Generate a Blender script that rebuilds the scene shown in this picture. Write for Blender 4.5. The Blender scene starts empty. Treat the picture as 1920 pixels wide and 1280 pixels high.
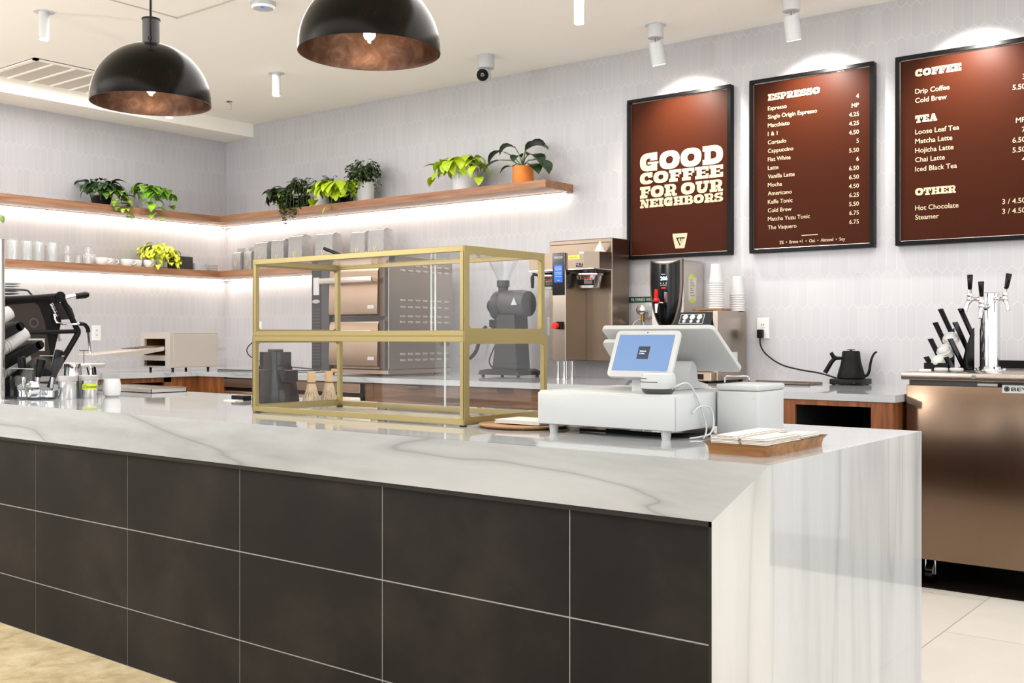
import bpy, bmesh, math, random
from mathutils import Vector, Matrix

scene = bpy.context.scene
COL = scene.collection
PI = math.pi
rng = random.Random(7)

# ------------------------------------------------------------------ camera, sky, exposure
EYE = 1.126
cam_d = bpy.data.cameras.new('camera')
cam = bpy.data.objects.new('camera', cam_d)
COL.objects.link(cam)
cam.location = (0, 0, EYE)
cam.rotation_euler = (PI / 2, 0, math.atan2(.6174, .7866))
cam_d.sensor_width = 36
cam_d.lens = 1987 / 1920 * 36
cam_d.shift_y = -10 / 1920
cam_d.clip_start = .05
cam_d.clip_end = 100
scene.camera = cam

world = bpy.data.worlds.new('sky')
scene.world = world
world.use_nodes = True
wbg = world.node_tree.nodes['Background']
wbg.inputs[0].default_value = (.97, .985, 1, 1)
wbg.inputs[1].default_value = 1.15
vs = scene.view_settings
vs.view_transform = 'Standard'
vs.look = 'None'
vs.gamma = 1
vs.use_curve_mapping = False
vs.exposure = 1.16
scene.cycles.transparent_max_bounces = 48
scene.cycles.max_bounces = 14


def light(name, kind, loc, energy, color=(1, 1, 1), rot=(0, 0, 0), **kw):
    d = bpy.data.lights.new(name, kind)
    d.energy = energy
    d.color = color
    for k, v in kw.items():
        setattr(d, k, v)
    o = bpy.data.objects.new(name, d)
    o.location = loc
    o.rotation_euler = rot
    COL.objects.link(o)
    return o


# daylight through the shop front, which stands open behind the camera
light('shopfront_daylight', 'AREA', (-2.2, -4.6, 1.7), 20, (.96, .98, 1), (PI / 2, 0, 0), shape='RECTANGLE', size=10, size_y=2.4)
light('added_fill_customer_side', 'AREA', (-2.6, .3, 2.9), 36, (1, .99, .97), (0, 0, 0), shape='RECTANGLE', size=7, size_y=1.4)  # added fill aimed at the floor, whose bounce brightens the ceiling
for gx_, gy_, gw_ in ((1.5, 1.6, 26), (-6.9, 1.2, 24), (-4.9, .1, 42)):      # added unseen fill lights that lift the ceiling
    light('unseen_fill', 'POINT', (gx_, gy_, 2.1), gw_, (1, .99, .97), shadow_soft_size=.16)
# added broad fill over the staff side; its bounce brightens the ceiling
light('added_fill_staff_side', 'AREA', (-3.2, 3.9, 2.91), 60, (1, .99, .975), (0, 0, 0), shape='RECTANGLE', size=8, size_y=1.6)



# ------------------------------------------------------------------ materials
def lin(c):
    return tuple((v / 255 / 12.92 if v <= 10 else ((v / 255 + .055) / 1.055) ** 2.4) for v in c) + (1,)


class Nodes:
    def __init__(self, name):
        self.m = bpy.data.materials.new(name)
        self.m.use_nodes = True
        self.t = self.m.node_tree
        self.b = self.t.nodes['Principled BSDF']
        self.out = self.t.nodes['Material Output']

    def n(self, kind, **kw):
        x = self.t.nodes.new(kind)
        for k, v in kw.items():
            setattr(x, k, v)
        return x

    def l(self, a, b):
        self.t.links.new(a, b)

    def math(self, op, a, b=None, c=None):
        x = self.n('ShaderNodeMath', operation=op)
        for i, v in enumerate((a, b, c)):
            if v is None:
                continue
            if isinstance(v, (int, float)):
                x.inputs[i].default_value = v
            else:
                self.l(v, x.inputs[i])
        return x.outputs[0]

    def coords(self, scale=(1, 1, 1), rot=(0, 0, 0)):
        tc = self.n('ShaderNodeTexCoord')
        mp = self.n('ShaderNodeMapping')
        mp.inputs['Scale'].default_value = scale
        mp.inputs['Rotation'].default_value = rot
        self.l(tc.outputs['Object'], mp.inputs[0])
        return mp.outputs[0]

    def noise(self, vec, scale, detail=3, rough=.55, dist=0):
        x = self.n('ShaderNodeTexNoise')
        x.inputs['Scale'].default_value = scale
        x.inputs['Detail'].default_value = detail
        x.inputs['Roughness'].default_value = rough
        x.inputs['Distortion'].default_value = dist
        self.l(vec, x.inputs['Vector'])
        return x.outputs[0]

    def ramp(self, fac, stops):
        x = self.n('ShaderNodeValToRGB')
        e = x.color_ramp.elements
        while len(e) < len(stops):
            e.new(.5)
        for i, (p, c) in enumerate(stops):
            e[i].position = p
            e[i].color = c
        self.l(fac, x.inputs[0])
        return x.outputs[0]

    def bump(self, h, strength, dist=.002):
        x = self.n('ShaderNodeBump')
        x.inputs['Strength'].default_value = strength
        x.inputs['Distance'].default_value = dist
        self.l(h, x.inputs['Height'])
        self.l(x.outputs[0], self.b.inputs['Normal'])

    def set(self, **kw):
        for k, v in kw.items():
            self.b.inputs[k].default_value = v


def mat(name, col, rough=.5, metal=0, emit=0, spec=.5, coat=0, trans=0, ior=1.45, var=0, vscale=8, alpha=1, sss=0):
    k = Nodes(name)
    c = lin(col)
    k.set(Roughness=rough, Metallic=metal, IOR=ior, Alpha=alpha)
    k.b.inputs['Base Color'].default_value = c
    k.b.inputs['Specular IOR Level'].default_value = spec
    k.b.inputs['Coat Weight'].default_value = coat
    k.b.inputs['Transmission Weight'].default_value = trans
    if emit:
        k.b.inputs['Base Color'].default_value = tuple(v * .1 for v in c[:3]) + (1,)
        k.b.inputs['Emission Color'].default_value = c
        k.b.inputs['Emission Strength'].default_value = emit
    if var:
        f = k.noise(k.coords(), vscale, 4)
        lo = tuple(max(0, v * (1 - var)) for v in c[:3]) + (1,)
        hi = tuple(min(1, v * (1 + var)) for v in c[:3]) + (1,)
        k.l(k.ramp(f, [(.3, lo), (.7, hi)]), k.b.inputs['Base Color'])
    return k.m


def wood(name, dark, mid, pale, axis, rough=.45, scale=1):
    k = Nodes(name)
    s = [26 * scale] * 3
    s[axis] = 1.6 * scale
    v = k.coords(tuple(s))
    f = k.noise(v, 1.3, 5, .6, .6)
    k.l(k.ramp(f, [(.3, lin(dark)), (.52, lin(mid)), (.72, lin(pale))]), k.b.inputs['Base Color'])
    k.set(Roughness=rough)
    k.bump(f, .15, .001)
    return k.m


def steel(name, col=(196, 186, 176), rough=.3, axis=0, metal=1.0):
    k = Nodes(name)
    s = [400, 400, 400]
    s[axis] = 3
    f = k.noise(k.coords(tuple(s)), 1, 2)
    k.b.inputs['Base Color'].default_value = lin(col)
    k.set(Metallic=metal)
    k.l(k.ramp(f, [(.3, (rough * .93,) * 3 + (1,)), (.7, (rough * 1.07,) * 3 + (1,))]), k.b.inputs['Roughness'])
    k.bump(f, .012, .0003)
    return k.m


def tile_wall(name, axis):
    """Glossy white elongated-hexagon tiles set upright: 52 mm wide, rows 178 mm apart, pointed ends interlocking."""
    k = Nodes(name)
    tc = k.n('ShaderNodeTexCoord')
    sp = k.n('ShaderNodeSeparateXYZ')
    k.l(tc.outputs['Object'], sp.inputs[0])
    x, z = sp.outputs[axis], sp.outputs[2]
    w, p, a = .0525, .178, .013
    u = k.math('DIVIDE', x, w)
    tri = k.math('ABSOLUTE', k.math('SUBTRACT', k.math('FLOORED_MODULO', u, 1.0), .5))      # 0 .. .5
    t = k.math('MULTIPLY', k.math('SUBTRACT', tri, .25), 4 * a)                             # -a .. a, peak at whole u
    z0 = k.math('ADD', z, -.047)
    e = k.math('FLOORED_MODULO', k.math('SUBTRACT', z0, t), 2 * p)
    o = k.math('FLOORED_MODULO', k.math('SUBTRACT', k.math('ADD', z0, t), p), 2 * p)
    de = k.math('MINIMUM', e, k.math('SUBTRACT', 2 * p, e))
    do = k.math('MINIMUM', o, k.math('SUBTRACT', 2 * p, o))
    dz = k.math('MULTIPLY', k.math('MINIMUM', de, do), .71)
    row = k.math('GREATER_THAN', o, e)
    half = k.math('SUBTRACT', u, k.math('MULTIPLY', k.math('SUBTRACT', 1.0, row), .5))
    dv = k.math('MULTIPLY', k.math('SUBTRACT', .5, k.math('ABSOLUTE', k.math('SUBTRACT', k.math('FLOORED_MODULO', half, 1.0), .5))), w)
    d = k.math('MINIMUM', dz, k.math('MULTIPLY', dv, 1.7))
    h = k.n('ShaderNodeMapRange', interpolation_type='SMOOTHSTEP')
    h.inputs[1].default_value = .0006
    h.inputs[2].default_value = .0026
    k.l(d, h.inputs[0])
    nz = k.noise(k.coords((30, 30, 14)), 1, 2)
    hh = k.math('ADD', h.outputs[0], k.math('MULTIPLY', nz, .18))
    k.bump(hh, .2, .003)
    # small tone shift from tile to tile
    cell = k.math('ADD', k.math('FLOOR', k.math('ADD', half, .0)), k.math('MULTIPLY', k.math('FLOOR', k.math('DIVIDE', z0, p)), 7.3))
    wn = k.n('ShaderNodeTexWhiteNoise', noise_dimensions='1D')
    k.l(cell, wn.inputs['W'])
    tone = k.ramp(wn.outputs[0], [(0, lin((183, 182, 186))), (1, lin((188, 187, 190)))])
    mx = k.n('ShaderNodeMix', data_type='RGBA')
    k.l(h.outputs[0], mx.inputs[0])
    mx.inputs[6].default_value = lin((201, 199, 200))
    k.l(tone, mx.inputs[7])
    k.l(mx.outputs[2], k.b.inputs['Base Color'])
    k.set(Roughness=.28)
    return k.m


def stone(name, scale, amount=.75, tone=1.0, ior=1.8):
    """Pale quartzite with grey veins; scale says which way the veins run."""
    k = Nodes(name)
    v = k.coords(scale)
    f = k.noise(v, 1, 7, .6, .3)
    base = k.ramp(f, [(.3, lin((160 * tone, 163 * tone, 166 * tone))), (.5, lin((177 * tone, 180 * tone, 183 * tone))), (.72, lin((187 * tone, 190 * tone, 193 * tone)))])
    g = k.noise(v, .5, 3, .5, .4)
    ridge = k.math('ABSOLUTE', k.math('SUBTRACT', g, .47))
    vein = k.ramp(ridge, [(0, (.62, .61, .60, 1)), (.006, (.86, .855, .85, 1)), (.03, (1, 1, 1, 1))])
    mx = k.n('ShaderNodeMix', data_type='RGBA', blend_type='MULTIPLY')
    mx.inputs[0].default_value = amount
    k.l(base, mx.inputs[6])
    k.l(vein, mx.inputs[7])
    k.l(mx.outputs[2], k.b.inputs['Base Color'])
    k.set(Roughness=.045, IOR=ior)
    return k.m


def pane(name, tint=(1, 1, 1), refl=.06, milk=0):
    k = Nodes(name)
    k.t.nodes.remove(k.b)
    tr = k.n('ShaderNodeBsdfTransparent')
    tr.inputs[0].default_value = tint + (1,)
    gl = k.n('ShaderNodeBsdfGlossy')
    gl.inputs['Roughness'].default_value = .02
    fr = k.n('ShaderNodeLayerWeight')
    fr.inputs[0].default_value = .5
    mx = k.n('ShaderNodeMixShader')
    k.l(k.math('ADD', k.math('MULTIPLY', k.math('POWER', fr.outputs[1], 4.0), .5), refl * .25), mx.inputs[0])
    k.l(tr.outputs[0], mx.inputs[1])
    k.l(gl.outputs[0], mx.inputs[2])
    last = mx.outputs[0]
    if milk:
        df = k.n('ShaderNodeBsdfDiffuse')
        df.inputs[0].default_value = (.9, .9, .9, 1)
        m2 = k.n('ShaderNodeMixShader')
        m2.inputs[0].default_value = milk
        k.l(last, m2.inputs[1])
        k.l(df.outputs[0], m2.inputs[2])
        last = m2.outputs[0]
    k.l(last, k.out.inputs[0])
    return k.m


def leafy(name, a, b, c, scale=14):
    k = Nodes(name)
    f = k.noise(k.coords((scale, scale, scale)), 1, 3)
    k.l(k.ramp(f, [(.32, lin(a)), (.5, lin(b)), (.68, lin(c))]), k.b.inputs['Base Color'])
    k.set(Roughness=.35)
    k.b.inputs['Subsurface Weight'].default_value = 0
    return k.m


M = {}
M['wall_back'] = tile_wall('white_hexagon_tile', 0)
M['wall_left'] = tile_wall('white_hexagon_tile_side', 1)
M['ceiling'] = mat('cream_ceiling_paint', (252, 248, 241), .9)
M['white'] = mat('white_paint', (236, 236, 236), .4)
M['fixture'] = mat('white_fixture', (206, 208, 210), .35)
M['shelf_x'] = wood('oak_shelf', (120, 82, 58), (152, 108, 78), (172, 128, 98), 0)
M['shelf_y'] = wood('oak_shelf_side', (120, 82, 58), (152, 108, 78), (172, 128, 98), 1)
M['walnut_x'] = wood('walnut', (70, 47, 31), (98, 69, 47), (122, 89, 63), 0)
M['walnut_z'] = wood('walnut_upright', (84, 46, 20), (122, 70, 34), (152, 94, 52), 2)
M['panel_wood'] = wood('brown_panelling', (66, 40, 26), (84, 54, 36), (100, 66, 46), 2, .5, .5)
M['tray_wood'] = wood('tray_wood', (112, 72, 34), (150, 104, 58), (178, 132, 84), 0, .45)
M['stone_front'] = stone('quartzite_front', (1.1, 5, 6.5), .85, .96, 1.45)
M['stone_top'] = stone('quartzite_top', (1.1, 5, 5))
M['stone_end'] = stone('quartzite_end', (6, 6, .6), .45, 1.06)
M['black_gap'] = mat('gap_shade_and_logo_black', (6, 6, 7), .4)
M['steel'] = steel('brushed_steel', (206, 199, 192), .33, 0, .85)
M['steel_mid'] = steel('brushed_steel_mid', (146, 130, 115), .32, 0)
M['steel_pale'] = steel('pale_steel', (204, 196, 188), .36, 1, .5)
M['steel_cooler'] = steel('brushed_steel_cooler', (124, 104, 88), .22, 2)
M['steel_v'] = steel('brushed_steel_upright', (176, 164, 152), .24, 2)
M['steel_warm'] = steel('brushed_steel_warm', (190, 168, 148), .3, 0)
M['steel_side'] = steel('brushed_steel_side', (170, 158, 146), .34, 1)
M['steel_dark'] = steel('dark_steel', (110, 98, 88), .34, 2)
M['chrome'] = mat('chrome', (225, 225, 228), .07, 1)
M['chrome_soft'] = mat('polished_steel', (215, 212, 208), .16, 1)
M['brass'] = mat('satin_brass_frame', (163, 147, 100), .36, .72)
M['brass_dark'] = mat('brass_fitting', (170, 120, 60), .3, 1)
M['pane'] = pane('clear_pane')
M['acrylic'] = pane('clear_acrylic', (.96, .97, .97), .2)
M['tumbler'] = pane('clear_glass', (.95, .96, .96), .3, .07)
M['hopper_glass'] = pane('hopper_plastic', (.96, .965, .97), .12)
M['smoke'] = mat('smoked_plastic', (14, 14, 15), .15, 0, alpha=.88)
M['pane_edge'] = mat('polished_glass_edge', (200, 208, 204), .2)
M['black'] = mat('black_plastic', (9, 9, 10), .38, spec=.25)
M['black_gloss'] = mat('black_gloss_plastic', (4, 4, 5), .14, spec=.3)
M['black_matte'] = mat('matt_black_metal', (13, 12, 11), .5, spec=.22)
M['dark_grey'] = mat('dark_grey_enamel', (44, 43, 44), .42)
M['mid_grey'] = mat('grey_enamel', (70, 69, 71), .42)
M['smoky_panel'] = mat('smoky_brown_panel', (50, 38, 31), .14)
M['outlet_white'] = mat('white_outlet_plastic', (226, 226, 225), .35)
M['added_posts'] = mat('dark_added_posts', (44, 40, 37), .5)  # dark tone of the added window walls, seen only in reflections
M['rubber'] = mat('black_rubber', (10, 10, 10), .7)
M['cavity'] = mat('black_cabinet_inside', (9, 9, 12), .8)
M['plastic_white'] = mat('white_plastic', (186, 189, 190), .32)
M['plastic_pearl'] = mat('pearl_plastic', (186, 187, 187), .3)
M['paper'] = mat('white_paper', (214, 209, 202), .8)
M['paper_cup'] = mat('white_paper_cup', (206, 205, 205), .55)
M['ceramic'] = mat('white_glazed_ceramic', (222, 223, 224), .15)
M['ceramic_cream'] = mat('cream_ceramic', (196, 186, 172), .3)
M['grey_lid'] = mat('frosted_lid', (176, 173, 171), .4)
M['bag'] = mat('silver_coffee_bag', (168, 167, 167), .4, .35, var=.08, vscale=24)
M['bag_mark'] = mat('pale_yellow_print', (222, 200, 156), .5)
M['sign_brown'] = mat('brown_sign_face', (58, 24, 10), .42, spec=.08)
M['cream_print'] = mat('cream_print', (198, 178, 148), .5)
M['frame_black'] = mat('black_sign_frame', (8, 6, 5), .3, spec=.15)
M['lime'] = mat('lime_label_tape', (206, 220, 60), .6)
M['yellow_tag'] = mat('yellow_label_tape', (232, 226, 96), .6)
M['green_label'] = mat('green_label', (8, 58, 40), .5)
M['red'] = mat('red_plastic', (214, 30, 30), .35)
M['screen_blue'] = mat('lit_blue_screen', (126, 170, 230), .2, emit=.3)
M['screen_navy'] = mat('navy_square', (14, 34, 70), .3, emit=.3)
M['screen_text'] = mat('lit_screen_text', (190, 220, 255), .3, emit=1)
M['panel_blue'] = mat('lit_panel_screen', (24, 92, 230), .3, emit=.6)
M['digits'] = mat('lit_digits', (140, 170, 255), .3, emit=4)
M['green_led'] = mat('green_led', (120, 255, 190), .3, emit=2.5)
M['led'] = mat('led_strip_light', (255, 242, 226), .5, emit=10)
M['bulb'] = mat('lit_bulb', (255, 222, 180), .3, emit=26)
M['lens'] = mat('lit_lens', (255, 246, 232), .3, emit=12)
M['orange'] = mat('orange_pot', (240, 138, 56), .45)
M['soil'] = mat('potting_soil', (44, 32, 24), .9)
M['straw'] = mat('bamboo', (206, 172, 124), .6)
M['tine'] = mat('bamboo_tines', (196, 176, 146), .7, var=.3, vscale=90)
M['amber'] = mat('amber_glass', (120, 62, 18), .1)
M['dark_rust'] = mat('dark_maroon_cover', (30, 9, 8), .3)
M['oven_inside'] = mat('oven_inside', (128, 84, 40), .45, .5)
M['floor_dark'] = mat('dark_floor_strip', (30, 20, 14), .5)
M['vent_dark'] = mat('vent_shadow', (206, 199, 190), .8)
M['leaf_dark'] = leafy('dark_leaf', (22, 38, 18), (38, 62, 28), (62, 92, 40))
M['leaf_mixed'] = leafy('variegated_leaf', (30, 66, 24), (88, 128, 34), (186, 200, 70), 22)
M['leaf_lime'] = leafy('lime_leaf', (142, 176, 20), (178, 204, 30), (206, 222, 60))
M['leaf_yellow'] = leafy('yellow_green_leaf', (186, 198, 24), (212, 218, 50), (232, 232, 104), 24)
M['leaf_green'] = leafy('green_leaf', (52, 104, 20), (96, 150, 28), (160, 196, 52), 18)
M['stem'] = mat('stem', (96, 110, 48), .6)

k = Nodes('dark_stone_tile')
f1 = k.noise(k.coords((1, 1, 1)), 2.4, 6, .62)
k.l(k.ramp(f1, [(.3, lin((16, 15, 16))), (.5, lin((26, 23, 22))), (.72, lin((44, 40, 36)))]), k.b.inputs['Base Color'])
f2 = k.noise(k.coords((1, 1, 1)), 160, 3)
k.bump(f2, .12, .001)
k.set(Roughness=.55)
k.b.inputs['Specular IOR Level'].default_value = .18
M['dark_tile'] = k.m
M['grout'] = mat('pale_grout', (160, 159, 156), .8)

k = Nodes('aged_concrete')
c0 = k.coords((1, 1, 1))
f1 = k.noise(c0, 7.5, 10, .74, .3)
k.l(k.ramp(f1, [(.28, lin((146, 127, 94))), (.5, lin((198, 180, 142))), (.72, lin((226, 212, 180)))]), k.b.inputs['Base Color'])
k.bump(k.noise(c0, 60, 4), .25, .002)
k.set(Roughness=.38)
M['concrete'] = k.m

k = Nodes('pale_floor_tile')
br = k.n('ShaderNodeTexBrick')
br.offset = .5
br.inputs['Scale'].default_value = 1
br.inputs['Mortar Size'].default_value = .0022
br.inputs['Brick Width'].default_value = 1.2
br.inputs['Row Height'].default_value = .6
br.inputs['Color1'].default_value = lin((214, 210, 202))
br.inputs['Color2'].default_value = lin((208, 203, 195))
br.inputs['Mortar'].default_value = lin((160, 152, 142))
k.l(k.coords((1, 1, 1), (0, 0, PI / 2)), br.inputs[0])
f1 = k.noise(k.coords((3, 3, 3)), 1.6, 6)
mx = k.n('ShaderNodeMix', data_type='RGBA', blend_type='MULTIPLY')
mx.inputs[0].default_value = .35
k.l(br.outputs[0], mx.inputs[6])
k.l(k.ramp(f1, [(.3, (.84, .82, .8, 1)), (.7, (1, 1, 1, 1))]), mx.inputs[7])
k.l(mx.outputs[2], k.b.inputs['Base Color'])
k.set(Roughness=.35)
M['floor_tile'] = k.m

k = Nodes('aged_bronze_shade')
f1 = k.noise(k.coords((6, 6, 6)), 1.2, 5, .6, 1)
k.l(k.ramp(f1, [(.3, lin((7, 5, 4))), (.6, lin((13, 10, 7))), (.8, lin((36, 26, 16)))]), k.b.inputs['Base Color'])
k.set(Metallic=.3, Roughness=.2)
k.b.inputs['Specular IOR Level'].default_value = .15
M['bronze'] = k.m
k = Nodes('copper_shade_inside')
f1 = k.noise(k.coords((9, 9, 9)), 1.2, 5, .65, 1.5)
k.l(k.ramp(f1, [(.3, lin((84, 58, 48))), (.55, lin((116, 88, 74))), (.75, lin((144, 116, 100)))]), k.b.inputs['Base Color'])
k.set(Metallic=.8, Roughness=.4)
M['copper'] = k.m


# ------------------------------------------------------------------ mesh helpers
class B:
    """Collects shapes in world coordinates; obj() turns them into one mesh object whose origin is its thing's base."""

    def __init__(self):
        self.bm = bmesh.new()

    def mark(self):
        return len(self.bm.verts)

    def xf(self, mtx, since=0):
        self.bm.verts.ensure_lookup_table()
        for v in self.bm.verts[since:]:
            v.co = mtx @ v.co
        return self

    def box(self, x0, x1, y0, y1, z0, z1, bev=0, seg=2, mi=0):
        r = bmesh.ops.create_cube(self.bm, size=1)
        vv = r['verts']
        for v in vv:
            v.co = Vector((x0 + (v.co.x + .5) * (x1 - x0), y0 + (v.co.y + .5) * (y1 - y0), z0 + (v.co.z + .5) * (z1 - z0)))
        fs = {f for v in vv for f in v.link_faces}
        for f in fs:
            f.material_index = mi
        if bev:
            es = list({e for v in vv for e in v.link_edges})
            bmesh.ops.bevel(self.bm, geom=es, offset=bev, segments=seg, profile=.5, affect='EDGES')
        return self

    def lathe(self, prof, c=(0, 0, 0), seg=28, mi=0, axis=2, arc=None):
        rings = []
        for (r, z) in prof:
            if r < 1e-6:
                rings.append([self._v(c, 0, 0, z, axis)])
            else:
                rings.append([self._v(c, r * math.cos(2 * PI * i / seg), r * math.sin(2 * PI * i / seg), z, axis) for i in range(seg)])
        for a, b in zip(rings, rings[1:]):
            for i in range(seg):
                j = (i + 1) % seg
                q = [a[i % len(a)], a[j % len(a)], b[j % len(b)], b[i % len(b)]]
                q = [v for n, v in enumerate(q) if v not in q[:n]]
                if len(q) > 2:
                    try:
                        self.bm.faces.new(q).material_index = mi
                    except ValueError:
                        pass
        return self

    def _v(self, c, x, y, z, axis):
        p = (x, y, z) if axis == 2 else ((z, x, y) if axis == 0 else (y, z, x))
        return self.bm.verts.new((c[0] + p[0], c[1] + p[1], c[2] + p[2]))

    def cyl(self, c, r, h, axis=2, seg=24, r2=None, mi=0):
        r2 = r if r2 is None else r2
        return self.lathe([(0, 0), (r, 0), (r2, h), (0, h)], c, seg, mi, axis)

    def ball(self, c, r, seg=20, sz=1, mi=0):
        n = 10
        return self.lathe([(abs(r * math.sin(PI * i / n)) if 0 < i < n else 0, -r * sz * math.cos(PI * i / n)) for i in range(n + 1)], c, seg, mi)

    def tube(self, pts, r, seg=8, mi=0, smooth=0):
        pts = [Vector(p) for p in pts]
        if smooth:
            out = []
            n = len(pts)
            for i in range(n - 1):
                p0, p1, p2, p3 = pts[max(i - 1, 0)], pts[i], pts[i + 1], pts[min(i + 2, n - 1)]
                for s in range(smooth):
                    t = s / smooth
                    out.append(.5 * ((2 * p1) + (p2 - p0) * t + (2 * p0 - 5 * p1 + 4 * p2 - p3) * t * t + (3 * p1 - p0 - 3 * p2 + p3) * t ** 3))
            out.append(pts[-1])
            pts = out
        rad = r if isinstance(r, (list, tuple)) else [r] * len(pts)
        if len(rad) != len(pts):
            rad = [rad[0] + (rad[-1] - rad[0]) * i / (len(pts) - 1) for i in range(len(pts))]
        up = None
        rings = []
        for i, p in enumerate(pts):
            t = (pts[min(i + 1, len(pts) - 1)] - pts[max(i - 1, 0)]).normalized()
            if up is None:
                up = Vector((0, 0, 1)) if abs(t.z) < .9 else Vector((1, 0, 0))
            a = (up - t * up.dot(t)).normalized()
            b = t.cross(a)
            up = a
            rings.append([self.bm.verts.new(p + (a * math.cos(2 * PI * j / seg) + b * math.sin(2 * PI * j / seg)) * rad[i]) for j in range(seg)])
        for u, v in zip(rings, rings[1:]):
            for j in range(seg):
                self.bm.faces.new((u[j], u[(j + 1) % seg], v[(j + 1) % seg], v[j])).material_index = mi
        for ring in (rings[0][::-1], rings[-1]):
            self.bm.faces.new(ring).material_index = mi
        return self

    def prism(self, pts, a0, a1, plane='yz', mi=0):
        def P(p, a):
            return {'yz': (a, p[0], p[1]), 'xz': (p[0], a, p[1]), 'xy': (p[0], p[1], a)}[plane]
        lo = [self.bm.verts.new(P(p, a0)) for p in pts]
        hi = [self.bm.verts.new(P(p, a1)) for p in pts]
        n = len(pts)
        fs = [self.bm.faces.new(lo), self.bm.faces.new(hi)]
        for i in range(n):
            fs.append(self.bm.faces.new((lo[i], lo[(i + 1) % n], hi[(i + 1) % n], hi[i])))
        for f in fs:
            f.material_index = mi
        return self

    def face(self, pts, mi=0):
        f = self.bm.faces.new([self.bm.verts.new(p) for p in pts])
        f.material_index = mi
        return f

    def text(self, body, size, org, ux=(1, 0, 0), uy=(0, 0, 1), align='LEFT', width=None, bold=.008, thick=.0004, cap=True):
        cu = bpy.data.curves.new('lettering', 'FONT')
        cu.body = body
        cu.size = 1
        cu.offset = bold
        cu.extrude = thick / size
        cu.resolution_u = 3
        o = bpy.data.objects.new('lettering', cu)
        COL.objects.link(o)
        dg = bpy.context.evaluated_depsgraph_get()
        me = bpy.data.meshes.new_from_object(o.evaluated_get(dg))
        xs = [v.co.x for v in me.vertices]
        x0, x1 = min(xs), max(xs)
        s = size / .72 if cap else size          # size is the height of a capital letter
        sx = s if width is None else width / (x1 - x0)
        ux, uy = Vector(ux), Vector(uy)
        uz = ux.cross(uy)
        ref = {'LEFT': x0, 'RIGHT': x1, 'CENTER': (x0 + x1) / 2}[align]
        n = self.mark()
        self.bm.from_mesh(me)
        self.bm.verts.ensure_lookup_table()
        for v in self.bm.verts[n:]:
            c = v.co.copy()
            v.co = Vector(org) + ux * ((c.x - ref) * sx) + uy * (c.y * s) + uz * (c.z * size)
        bpy.data.objects.remove(o)
        bpy.data.curves.remove(cu)
        bpy.data.meshes.remove(me)
        return self


def base_of(parent):
    v = Vector((0, 0, 0))
    while parent is not None:
        v += parent.location
        parent = parent.parent
    return v


def obj(name, b, m, parent=None, loc=None, angle=35, label=None, local=False):
    bm = b.bm
    off = Vector((0, 0, 0))
    if parent is not None:
        if not local:
            off = base_of(parent)
    elif loc is not None:
        off = Vector(loc)
    if not local:
        for v in bm.verts:
            v.co -= off
    bmesh.ops.recalc_face_normals(bm, faces=bm.faces[:])
    me = bpy.data.meshes.new(name)
    bm.to_mesh(me)
    bm.free()
    for x in (m if isinstance(m, (list, tuple)) else [m]):
        me.materials.append(M[x] if isinstance(x, str) else x)
    if angle:
        me.shade_smooth()
        me.set_sharp_from_angle(angle=math.radians(angle))
    o = bpy.data.objects.new(name, me)
    COL.objects.link(o)
    if parent is not None:
        o.parent = parent
    elif loc is not None:
        o.location = loc
    if label:
        o['label'] = label
    return o


def tag(o, label, cat, group=None, kind=None):
    o['label'] = label
    o['category'] = cat
    if group:
        o['group'] = group
    if kind:
        o['kind'] = kind
    return o


def thing(name, label, cat, loc=(0, 0, 0), rotz=0, group=None):
    o = bpy.data.objects.new(name, None)
    o.empty_display_size = .05
    COL.objects.link(o)
    o.location = loc
    o.rotation_euler = (0, 0, rotz)
    return tag(o, label, cat, group)


def dup(root, loc, label, rot=None, group=None):
    kids = [(c, [g for g in c.children]) for c in root.children]
    r = root.copy()
    COL.objects.link(r)
    r.location = loc
    if rot is not None:
        r.rotation_euler = rot
    r['label'] = label
    if group:
        r['group'] = group
    for c, gs in kids:
        d = c.copy()
        COL.objects.link(d)
        d.parent = r
        for g in gs:
            e = g.copy()
            COL.objects.link(e)
            e.parent = d
    return r


def structure(name, b, m, parent=None, label=None, cat=None, angle=30):
    o = obj(name, b, m, parent, angle=angle)
    if parent is None:
        o['kind'] = 'structure'
        if label:
            tag(o, label, cat)
    return o


ORD = ['topmost', 'second', 'third', 'fourth', 'fifth', 'sixth', 'seventh', 'eighth', 'ninth', 'tenth', 'eleventh', 'twelfth', 'thirteenth', 'fourteenth', 'fifteenth']


def nth(i, n, thing_name, where):
    if i == 0:
        return 'topmost ' + thing_name + ' ' + where
    if i == n - 1:
        return 'lowest ' + thing_name + ' ' + where
    return ORD[i] + ' ' + thing_name + ' from the top ' + where

# ------------------------------------------------------------------ the room
XL, XR, YB, YF, ZC, ZT = -7.69, 3.2, 5.75, -5.0, 2.93, .864
structure('wall_back', B().box(XL - .1, 2.2, YB, YB + .1, 0, ZC + .1), 'wall_back', None, 'long back wall of upright white hexagon tiles', 'wall')
structure('wall_left', B().box(XL - .1, XL, -2.6, YB, 0, ZC + .1), 'wall_left', None, 'left wall of white hexagon tiles behind the two shelves', 'wall')
structure('ceiling', B().box(XL, 2.2, -2.6, YB, ZC, ZC + .1), 'ceiling', None, 'cream painted ceiling', 'ceiling')
structure('trim_1', B().box(XL, -7.32, -2.6, YB, 2.82, ZC), 'ceiling', None, 'low cream soffit where the ceiling meets the left wall', 'soffit')
structure('floor', B().box(XL, 2.2, -2.6, 2.6, -.1, 0), 'concrete', None, 'worn tan concrete floor in front of the counter', 'floor')
structure('floor_tile', B().box(XL, 2.2, 2.6, 4.88, -.1, 0), 'floor_tile', None, 'pale large-format floor tile behind the counter', 'floor')
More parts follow.
